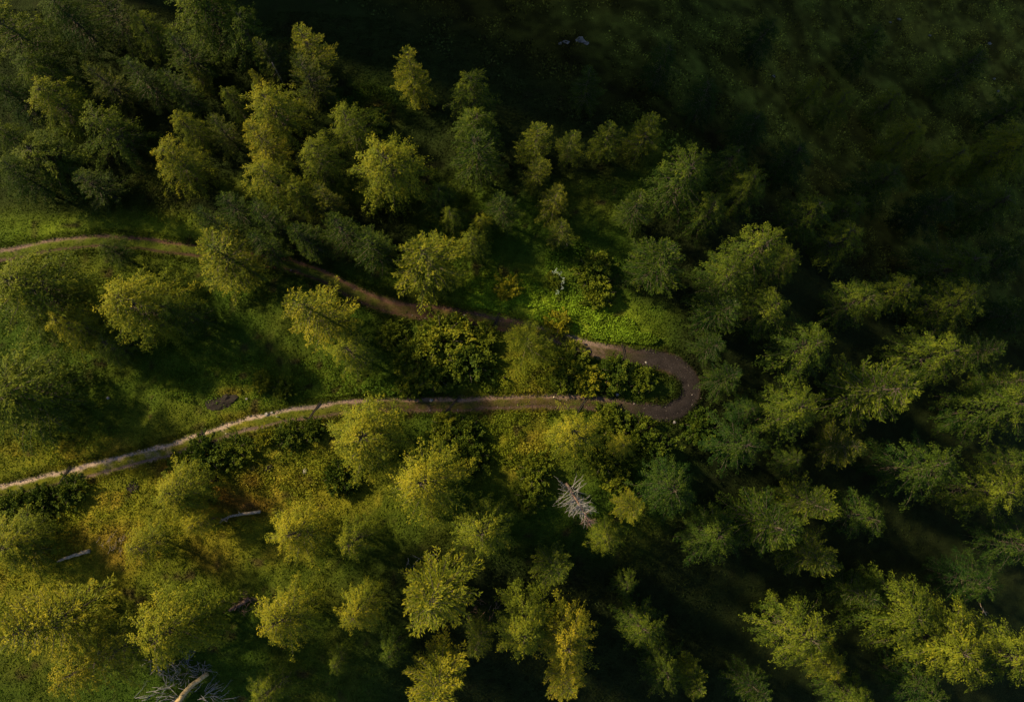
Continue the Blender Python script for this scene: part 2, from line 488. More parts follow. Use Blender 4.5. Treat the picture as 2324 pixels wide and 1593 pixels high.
x, y, d, k = scatter(430000, -92, 75, -55, 72)
v = x * NX + y * NY
px, py = to_px(x, y, terrain(x, y))
keep = (px > -60) & (px < 2390) & (py > -60) & (py < 1650)
signed = (x - RC[k, 0]) * rn[k, 0] + (y - RC[k, 1]) * rn[k, 1]
onroad = d < ROAD_HALF[k] - 0.45 + 0.5 * (vnoise(x, y, 1.3, 71) - .5)
crownok = (np.abs(signed) < 0.42) & (hair[k] < 0.35) & ~((lower[k] < .5) & (rpx[k] > 700) & (rng.random(len(x)) < .75))
keep &= (~onroad) | crownok
dens = np.where(v > 60, 0.25, 1.0) * np.where((px > 1620) & (v < 60), 0.35, 1.0)
dens = dens * np.clip(0.35 + 1.1 * vnoise(x, y, 1.6, 51), 0, 1)
keep &= rng.random(len(x)) < dens
fl = np.clip(sstep(1470, 1600, px) * sstep(400, 520, py) * (v < 60) + sstep(800, 1000, px) * sstep(1250, 1400, py), 0, 1)
keep &= rng.random(len(x)) > fl * .35
x, y, d = x[keep], y[keep], d[keep]
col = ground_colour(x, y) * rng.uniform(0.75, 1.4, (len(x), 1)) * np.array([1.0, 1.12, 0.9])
blades('meadow_grass', x, y, rng.uniform(0.02, 0.16, len(x)), rng.uniform(0.22, 0.55, len(x)), rng.uniform(0.06, 0.16, len(x)), 0.45, col,
       'short tussocky grass covering the open spur around the track')

kk = rng.integers(0, len(RC), 30000)
sd = rng.choice([-1, 1], len(kk))
o_ = sd * (ROAD_HALF[kk] + rng.normal(0.02, .32, len(kk)) + .55 * (vnoise(RC[kk, 0], RC[kk, 1], 1.1, 91) - .55) * (.6 + hair[kk]))
jt = rng.uniform(-.35, .35, len(kk))
x = RC[kk, 0] + rn[kk, 0] * o_ + rt[kk, 0] * jt; y = RC[kk, 1] + rn[kk, 1] * o_ + rt[kk, 1] * jt
col = ground_colour(x, y) * rng.uniform(0.6, 1.1, (len(x), 1))
blades('verge_grass', x, y, rng.uniform(0.06, 0.24, len(x)), rng.uniform(0.2, 0.5, len(x)), rng.uniform(0.06, 0.14, len(x)), 0.45, col,
       'ragged verge grass hanging over the margins of the track')
# rough scrub on the ravine side
x, y, d, k = scatter(480000, -60, 240, 0, 250)
v = x * NX + y * NY
px, py = to_px(x, y, terrain(x, y))
keep = (px > 500) & (px < 2420) & (py > -80) & (py < 800) & (v > 52) & (terrain(x, y) < 10)
keep &= rng.random(len(x)) < sstep(0.38, 0.68, vnoise(x, y, 4.5, 81) * .6 + vnoise(x, y, 1.7, 82) * .4)
x, y = x[keep], y[keep]
col = ground_colour(x, y) * rng.uniform(0.3, 3.6, (len(x), 1)) ** 1.1
o = blades('ravine_scrub', x, y, rng.uniform(0.1, 1.6, len(x)) * (0.4 + vnoise(x, y, 4.5, 81)), rng.uniform(0.3, 0.7, len(x)), rng.uniform(0.15, 0.36, len(x)), 0.4, col,
       'rough low scrub on the shaded ravine floor')

# broad-leaved herbs beside the upper leg and in the loop of the hairpin
hx, hy = [], []
for cx, cy, rx_, ry_, n in ((1140, 665, 90, 45, 18000), (1260, 705, 110, 50, 18000), (1350, 745, 90, 34, 12000), (1420, 770, 70, 18, 5000), (1180, 860, 90, 45, 6000), (600, 870, 230, 55, 9000),
                            (1180, 990, 90, 70, 9000), (1300, 600, 60, 50, 3500), (160, 1010, 160, 40, 3500), (330, 1120, 330, 80, 11000), (640, 1060, 120, 60, 5000), (60, 1230, 120, 90, 5000),
                            (880, 485, 40, 45, 2500), (830, 230, 70, 40, 3000), (900, 880, 120, 25, 2500), (370, 450, 70, 60, 3000)):
    a, b, c0 = at(cx, cy)
    sc = 105 / FPX
    r = np.sqrt(rng.random(n)) ; th = rng.uniform(0, 2 * np.pi, n)
    hx.append(a + r * np.cos(th) * rx_ * sc * 1.1); hy.append(b + r * np.sin(th) * ry_ * sc * 1.1)
hx = np.concatenate(hx); hy = np.concatenate(hy)
d, k = road_dist(hx, hy)
keep = (d > ROAD_HALF[k] + 0.15) & (rng.random(len(hx)) < sstep(0.25, 0.6, vnoise(hx, hy, 2.2, 61) * .65 + vnoise(hx, hy, .8, 62) * .35))
hx, hy = hx[keep], hy[keep]
col = ground_colour(hx, hy) * rng.uniform(0.7, 1.7, (len(hx), 1)) * np.array([0.95, 1.12, 1.0])
blades('broad_leaved_herbs', hx, hy, rng.uniform(0.1, 0.55, len(hx)) * (0.5 + vnoise(hx, hy, 2.2, 61)), rng.uniform(0.16, 0.34, len(hx)), rng.uniform(0.10, 0.22, len(hx)), 0.5, col,
       'bright green broad-leaved herbs in patches beside the track')

def stones(name, x, y, z, s, mat, colr, label):
    n = len(x)
    base = np.array([[1, 0, 0], [0, 1, 0], [-1, 0, 0], [0, -1, 0], [0, 0, .7], [0, 0, -.7]], float)
    f = np.array([[0, 1, 4], [1, 2, 4], [2, 3, 4], [3, 0, 4], [1, 0, 5], [2, 1, 5], [3, 2, 5], [0, 3, 5]])
    V = base[None] * (s[:, None, None]) * rng.uniform(0.6, 1.3, (n, 6, 1))
    a = rng.uniform(0, 6.28, n); ca, sa = np.cos(a), np.sin(a)
    V = np.stack([V[..., 0] * ca[:, None] - V[..., 1] * sa[:, None], V[..., 0] * sa[:, None] + V[..., 1] * ca[:, None], V[..., 2]], -1)
    V = V + np.stack([x, y, z], 1)[:, None, :]
    Fc = (f[None] + np.arange(n)[:, None, None] * 6).reshape(-1, 3)
    me = np_mesh(name, V.reshape(-1, 3), Fc, mat, False, cols={'col': np.repeat(colr, 6, 0)})
    o = link(bpy.data.objects.new(name, me))
    tag(o, label, 'stones', kind='stuff')
    return o
n = 5200
k = rng.integers(0, len(RC), n)
wgt = 0.15 + 0.85 * np.clip(hair[k] * 1.3 + (rpx[k] > 780) * (rpx[k] < 1560), 0, 1)
k = k[rng.random(n) < wgt]; n = len(k)
off = rng.normal(0, 0.95, n) * (1 + .35 * hair[k])
off = np.clip(off, -ROAD_HALF[k] * .95, ROAD_HALF[k] * .95)
x = RC[k, 0] + rn[k, 0] * off + rng.normal(0, .25, n); y = RC[k, 1] + rn[k, 1] * off + rng.normal(0, .15, n)
s = 0.025 + 0.05 * rng.random(n) ** 2 + 0.10 * (rng.random(n) > 0.985)
g = rng.uniform(0.03, 0.22, (n, 1)) * rng.uniform(.5, 1, (n, 1)) * np.array([[1.0, 0.86, 0.80]])
stones('gravel', x, y, terrain(x, y) + 0.05, s, M_TRACK, g, 'loose pale gravel strewn along the ruts of the track')

# ------------------------------------------------------------------ plants: one of each kind as mesh data
def leaf_mesh(name, V, var, mat=None):
    return np_mesh(name, V, quad_faces(len(V) // 4), mat or M_LEAF, False, attrs={'var': np.repeat(var, 4)})

def lobes(rg, n=5):
    a = rg.uniform(0, 6.28, n); b = rg.uniform(0.5, 1, n)
    kf = np.array([1, 2, 3, 5, 7])[:n]
    def f(th, z):
        s = 0
        for i in range(n): s = s + b[i] / (1 + .45 * i) * np.sin(kf[i] * th + a[i] + z * (1.2 + i * .9))
        return s / 1.6
    return f

def make_conifer(seed, h=16.0, R=4.6, slim=1.0, dense=1.0):
    """open conifer: whorls of long fronds, seen from above as a star"""
    rg = np.random.default_rng(seed)
    W = Wood(); lob = lobes(rg)
    bend = rg.normal(0, 0.25, 2)
    tz = np.linspace(0, h, 9)
    tp = np.stack([bend[0] * np.sin(tz / h * 2.5), bend[1] * np.sin(tz / h * 3.1), tz], 1)
    W.tube(tp, 0.24 * (1 - tz / h) ** 0.8 + 0.02, 7)
    C, D, N, LL, WW, VV = [], [], [], [], [], []
    z = h * 0.16; th = 0.0
    while z < h * 0.985:
        f = z / h
        nb = int(6 + rg.integers(0, 3)) if f < 0.9 else 4
        for b in range(nb):
            th = rg.uniform(0, 6.28)
            prof = (1 - f) ** 0.72 * (0.72 if f < 0.25 else 1.0) * 1.12
            L = R * prof * (0.92 + 0.30 * float(lob(np.array(th), f * 3))) * rg.uniform(0.72, 1.12) * slim + 0.25
            rise = -0.28 + 0.95 * f + rg.normal(0, 0.08)
            m = max(4, int(L / 0.19))
            t = np.linspace(0, 1, m)
            dx = math.cos(th); dy = math.sin(th)
            swing = rg.normal(0, 0.12)
            rr = L * t
            zz = z + rr * rise - 0.05 * rr ** 2 * (1 - f) + 0.35 * t ** 3 * L * 0.25
            bx = tp_at(tp, tz, z)
            P = np.stack([bx[0] + dx * rr - dy * swing * rr * t, bx[1] + dy * rr + dx * swing * rr * t, zz], 1)
            if L > 0.8:
                W.tube(P[[0, m // 3, 2 * m // 3, m - 1]], [0.055 * (L / R) + .012, 0.035 * (L / R) + .01, 0.02, 0.008], 3)
            dirv = nrm(np.gradient(P, axis=0))
            lat = np.array([-dy, dx, 0])
            nt_ = int(5 * dense)
            bv = rg.normal(0, .16)
            for q in range(nt_):
                use = t > 0.18 + 0.12 * rg.random()
                p = P[use]; k = len(p)
                if not k: continue
                wid = (0.16 + 0.55 * np.sin(np.pi * np.clip(t[use], 0, 1) ** 0.8) * (L / 3.2)) * rg.random(k)
                side = rg.choice([-1, 1], k)
                c = p + lat[None] * (wid * side)[:, None] + rg.normal(0, 0.06, (k, 3))
                c[:, 2] -= 0.25 * wid + 0.07 * rg.random(k)
                dd = dirv[use] * 1.0 + lat[None] * (side * rg.uniform(0.4, 1.1, k))[:, None] + rg.normal(0, .22, (k, 3))
                nn = np.array([0, 0, 1.0]) + rg.normal(0, .42, (k, 3)) + dirv[use] * .2
                C.append(c); D.append(dd); N.append(nn)
                LL.append(rg.uniform(0.24, 0.46, k)); WW.append(rg.uniform(0.07, 0.14, k))
                VV.append(np.clip(0.35 + 0.45 * t[use] + bv + rg.normal(0, .12, k), 0, 1))
        z += 0.40 + 0.22 * rg.random()
    C, D, N = np.concatenate(C), np.concatenate(D), np.concatenate(N)
    N = N - nrm(D) * (N * nrm(D)).sum(1, keepdims=True)
    return leaf_mesh('conifer_crown', rhombi(C, D, N, np.concatenate(LL), np.concatenate(WW)), np.concatenate(VV)), W.mesh('conifer_trunk', M_BARK)

def tp_at(tp, tz, z):
    return np.array([np.interp(z, tz, tp[:, 0]), np.interp(z, tz, tp[:, 1])])

def make_leafy(seed, h=15.0, R=4.8, nspray=460, nleaf=40, low=0.14, spray=1.3, flat=0.55, leaf=(0.18, 0.38), fat=0.36, trunk=0.26, limbs=22, lobe=.62):
    """billowing crown of leafy sprays that point out and up from forking limbs"""
    rg = np.random.default_rng(seed)
    W = Wood(); lob = lobes(rg); lob2 = lobes(rg)
    lean = rg.normal(0, .35, 2)
    tz = np.linspace(0, h * 0.9, 8)
    tp = np.stack([lean[0] * (tz / h) ** 1.5 + .2 * np.sin(tz), lean[1] * (tz / h) ** 1.5 + .15 * np.cos(tz * 1.3), tz], 1)
    if trunk: W.tube(tp, trunk * (1 - tz / h) ** 0.9 + 0.02, 7)
    C, D, N, LL, WW, VV = [], [], [], [], [], []
    nlimb = limbs
    per = max(4, int(nspray / nlimb))
    ga = rg.uniform(0, 6.28)
    for i in range(nlimb):
        f = low + (1 - low) * ((i + rg.random()) / nlimb) ** 0.8
        th = ga + i * 2.39996 + rg.normal(0, .25)
        g = (f - 0.40) / 0.60 if f > 0.40 else (0.40 - f) / (0.40 - low + .14)
        prof = math.sqrt(max(0.02, 1 - min(g, 1) ** 2))
        rr = R * prof * (0.90 + 0.30 * float(lob(np.array(th), f * 4))) * rg.uniform(.72, 1.18)
        top = f * h * (0.97 + 0.05 * float(lob2(np.array(th), 1.0)))
        z0 = max(0.06 * h, min(h * .84, top - rr * 0.55 - .3))
        s0 = np.array([*tp_at(tp, tz, z0), z0])
        tip = np.array([s0[0] + math.cos(th) * rr, s0[1] + math.sin(th) * rr, top])
        ax = tip - s0; La = np.linalg.norm(ax); ad = ax / La
        pa = nrm(np.cross(ad, np.array([0.1, 0.2, 1.0]))); pb = np.cross(ad, pa)
        if trunk:
            W.tube([s0, s0 + ax * .55 + np.array([0, 0, -.05 * rr]), tip], [0.04 + 0.016 * rr, 0.035, 0.01], 4)
        tone = rg.normal(0, .10)
        for q in range(int(per * rg.uniform(.75, 1.25))):
            u_ = 0.22 + 0.78 * rg.random() ** 0.8
            wob = (0.16 + 0.34 * math.sin(math.pi * min(1, u_ * .95))) * lobe * min(La, 3.4)
            c0 = s0 + ax * u_ + pa * rg.normal(0, wob * .62) + pb * rg.normal(0, wob * .42)
            out_ = nrm(c0 - (s0 + ax * (u_ - .35)))
            a = nrm(out_ + np.array([0, 0, 0.30 * (f - .2)]) + rg.normal(0, .22, 3))
            ln = spray * rg.uniform(0.6, 1.3)
            k = int(nleaf * rg.uniform(0.6, 1.3))
            t = rg.random(k) ** 0.8
            spread = ln * (0.05 + 0.19 * np.sin(np.pi * np.clip(t * .9 + .05, 0, 1)))
            off = rg.normal(size=(k, 3)) * spread[:, None]
            off[:, 2] *= flat
            c = c0 + a * ln * (t - .4)[:, None] + off
            c[:, 2] -= .22 * ln * (t - .3) ** 2
            nn = nrm(off) * 0.9 + np.array([0, 0, 0.75]) + a * .45 + rg.normal(0, .26, (k, 3))
            dd = a[None] + rg.normal(0, .42, (k, 3)) + nrm(off) * .55
            C.append(c); D.append(dd); N.append(nn)
            l = rg.uniform(leaf[0], leaf[1], k); LL.append(l); WW.append(l * fat * rg.uniform(.8, 1.2, k))
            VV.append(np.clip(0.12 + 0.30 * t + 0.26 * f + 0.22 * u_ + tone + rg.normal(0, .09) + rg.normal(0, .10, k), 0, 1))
    C, D, N = np.concatenate(C), np.concatenate(D), np.concatenate(N)
    N = N - nrm(D) * (N * nrm(D)).sum(1, keepdims=True)
    cr = leaf_mesh('leafy_crown', rhombi(C, D, N, np.concatenate(LL), np.concatenate(WW)), np.concatenate(VV))
    if not trunk:
        for j in range(7):
            th = j * 0.9; W.tube([(0, 0, -0.1), (.4 * R * math.cos(th), .4 * R * math.sin(th), .45 * h), (.75 * R * math.cos(th), .75 * R * math.sin(th), .7 * h)], [.05, .035, .012], 4)
    return cr, W.mesh('leafy_trunk', M_BARK)

def make_feather(seed, h=15.0, R=4.8, nb=105, twigs=11, per=14, droop=.62):
    """feathery crown: arching limbs set with hanging, fern-like side twigs; rounded at the top"""
    rg = np.random.default_rng(seed)
    W = Wood(); lob = lobes(rg)
    lean = rg.normal(0, .35, 2)
    tz = np.linspace(0, h, 9)
    tp = np.stack([lean[0] * (tz / h) ** 1.6 + .2 * np.sin(tz * .5), lean[1] * (tz / h) ** 1.6 + .15 * np.cos(tz * .7), tz], 1)
    W.tube(tp, 0.24 * (1 - tz / h) ** 0.8 + 0.02, 7)
    C, D, N, LL, WW, VV = [], [], [], [], [], []
    ga = rg.uniform(0, 6.28)
    for i in range(nb):
        f = 0.13 + 0.86 * ((i + rg.random()) / nb) ** 0.95
        th = ga + i * 2.39996 + rg.normal(0, .3)
        prof = (0.72 + 0.93 * (f - .13)) if f < .43 else max(0.0, 1 - ((f - .43) / .60) ** 1.7) ** 0.72
        L = R * prof * (0.92 + 0.26 * float(lob(np.array(th), f * 3))) * rg.uniform(.62, 1.12) + .35
        z0 = f * h * .95
        b = tp_at(tp, tz, z0)
        m = 9; t = np.linspace(0, 1, m)
        sw = rg.normal(0, .16)
        rise = .12 + .95 * f + rg.normal(0, .08); dr = droop * rg.uniform(.7, 1.2) + .25 * f
        dx, dy = math.cos(th), math.sin(th)
        P = np.stack([b[0] + L * (dx * t - dy * sw * t * t), b[1] + L * (dy * t + dx * sw * t * t), z0 + L * (rise * t - dr * t * t)], 1)
        if L > .9: W.tube(P[[0, 3, 6, 8]], [.03 + .012 * L, .03, .018, .006], 3)
        tone = rg.normal(0, .09)
        nt_ = max(4, int(twigs * (0.45 + .75 * L / R) * rg.uniform(.8, 1.2)))
        for q in range(nt_ + 1):
            last = q == nt_
            u_ = 1.0 if last else 0.16 + 0.80 * rg.random() ** .75
            c0 = np.array([np.interp(u_, t, P[:, j]) for j in range(3)])
            c1 = np.array([np.interp(max(0, u_ - .12), t, P[:, j]) for j in range(3)])
            ax = nrm(c0 - c1) if u_ > .12 else np.array([dx, dy, rise])
            lat = np.array([-dy, dx, 0.0]) * rg.choice([-1, 1])
            tw = nrm(ax * rg.uniform(.5, 1.1) + (0 if last else 1) * lat * rg.uniform(.5, 1.1) + np.array([0, 0, rg.uniform(-.45, .12)]))
            lt = rg.uniform(.45, 1.0) * (.35 + .30 * L * (1.05 - u_ * .75)) if not last else .6
            k = int(per * rg.uniform(.7, 1.3) * (0.55 + .5 * lt))
            w = rg.random(k)
            wid = .05 + .13 * np.sin(np.pi * np.clip(w * .85 + .1, 0, 1))
            off = rg.normal(size=(k, 3)) * wid[:, None]
            c = c0 + tw * lt * (w - .08)[:, None] + off
            c[:, 2] -= .16 * lt * w ** 2 + .05 * rg.random(k)
            nn = np.array([dx * .35, dy * .35, .95]) + nrm(off) * .45 + rg.normal(0, .28, (k, 3))
            dd = tw + rg.normal(0, .40, (k, 3)); dd[:, 2] -= .25
            C.append(c); D.append(dd); N.append(nn)
            l = rg.uniform(.16, .36, k); LL.append(l); WW.append(l * rg.uniform(.28, .42, k))
            VV.append(np.clip(-0.14 + .60 * f + .26 * u_ + .16 * w + tone + rg.normal(0, .05) + rg.normal(0, .09, k), 0, 1))  # foliage yellows towards the crest, darkens below and inside: top light painted in
    C, D, N = np.concatenate(C), np.concatenate(D), np.concatenate(N)
    N = N - nrm(D) * (N * nrm(D)).sum(1, keepdims=True)
    return leaf_mesh('feathery_crown', rhombi(C, D, N, np.concatenate(LL), np.concatenate(WW)), np.concatenate(VV)), W.mesh('feathery_trunk', M_BARK)

CONIFER = [make_conifer(101 + i) for i in range(4)]
NARROW = [make_conifer(151 + i, slim=0.9, dense=1.3) for i in range(2)]
LEAFY = [make_leafy(201 + i, limbs=19 + 3 * i, leaf=(0.14, 0.30)) for i in range(4)]
BIGLEAFY = [make_leafy(231 + i, nspray=800, nleaf=38, spray=1.0, leaf=(0.14, 0.30), limbs=34) for i in range(3)]
SHRUB = [make_leafy(301 + i, h=2.4, R=2.4, nspray=230, nleaf=36, low=0.05, spray=0.6, leaf=(0.14, 0.28), fat=0.7, trunk=0, limbs=20, lobe=.9) for i in range(4)]
FEATHER = [make_feather(401 + i, nb=88 + 6 * i) for i in range(7)]
BIGFEATHER = [make_feather(431 + i, nb=150, twigs=13, per=13) for i in range(4)]
def reach(protos):
    out = []
    for cr, _t in protos:
        co = np.empty(len(cr.vertices) * 3, np.float32); cr.vertices.foreach_get('co', co); co = co.reshape(-1, 3)
        out.append(float(np.percentile(np.hypot(co[:, 0], co[:, 1]), 93)))
    return out
DIM = {'c': (CONIFER, 16.0, 4.6), 'n': (NARROW, 16.0, 4.2), 'l': (FEATHER, 15.0, 4.7), 'b': (BIGFEATHER, 15.0, 4.7), 'd': (LEAFY, 15.0, 4.7), 'g': (BIGLEAFY, 15.0, 4.7), 's': (SHRUB, 2.4, 2.7)}
DIM = {k_: (p_, h_, reach(p_)) for k_, (p_, h_, q_) in DIM.items()}
NAME = {'c': 'conifer_tree', 'n': 'conifer_tree', 'l': 'leafy_tree', 'b': 'leafy_tree', 'd': 'leafy_tree', 'g': 'leafy_tree', 's': 'shrub'}
CAT = {'conifer_tree': 'tree', 'leafy_tree': 'tree', 'shrub': 'shrub'}
GRP = {'conifer_tree': 'conifers of the forest', 'leafy_tree': 'leafy trees of the forest', 'shrub': 'shrubs near the track'}
cnt = {}
prng = random.Random(5)
def plant(px, py, r, kind, tint, label, hmul=1.0, warm=0.0):
    """px, py: where the middle of the crown is seen; r: how wide it is seen (half width)"""
    variants, h0, r0 = DIM[kind]
    lift = {'c': 8.0, 'n': 8.0, 'l': 7.0, 'b': 7.0, 'd': 7.0, 'g': 7.0, 's': 0.8}[kind] * (r / 75.0 * .5 + .5)
    x, y, z = at(px, py, lift)
    dep = -( -y * _st + (z + lift - CAM_H) * _ct)
    Rm = r * dep / FPX
    h = {'c': 6.5 + 2.5 * Rm, 'n': 5.5 + 3.2 * Rm, 'l': 5.0 + 2.3 * Rm, 'b': 5.0 + 2.1 * Rm, 'd': 4.5 + 2.0 * Rm, 'g': 4.5 + 1.8 * Rm, 's': 0.7 + 0.62 * Rm}[kind] * hmul
    i = cnt.get(kind, 0); cnt[kind] = i + 1
    cr, tr = variants[i % len(variants)]
    if py < 500 and px < 1450: h *= .9
    x, y, z = at(px, py, h * (0.56 if kind != 's' else 0.4))
    sx = Rm / r0[i % len(variants)] * (0.88 if kind != 's' else 1.0)
    root = empty(NAME[kind], (x, y, z - 0.05), prng.uniform(0, 6.28), (sx * prng.uniform(.94, 1.06), sx * prng.uniform(.94, 1.06), h / h0), prng.uniform(-.04, .04), prng.uniform(-.04, .04))
    tag(root, label, CAT[NAME[kind]], GRP[NAME[kind]])
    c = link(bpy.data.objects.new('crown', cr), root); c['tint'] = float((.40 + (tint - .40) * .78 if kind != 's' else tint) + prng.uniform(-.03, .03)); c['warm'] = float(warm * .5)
    link(bpy.data.objects.new('trunk' if kind != 's' else 'stems', tr), root)
    return root

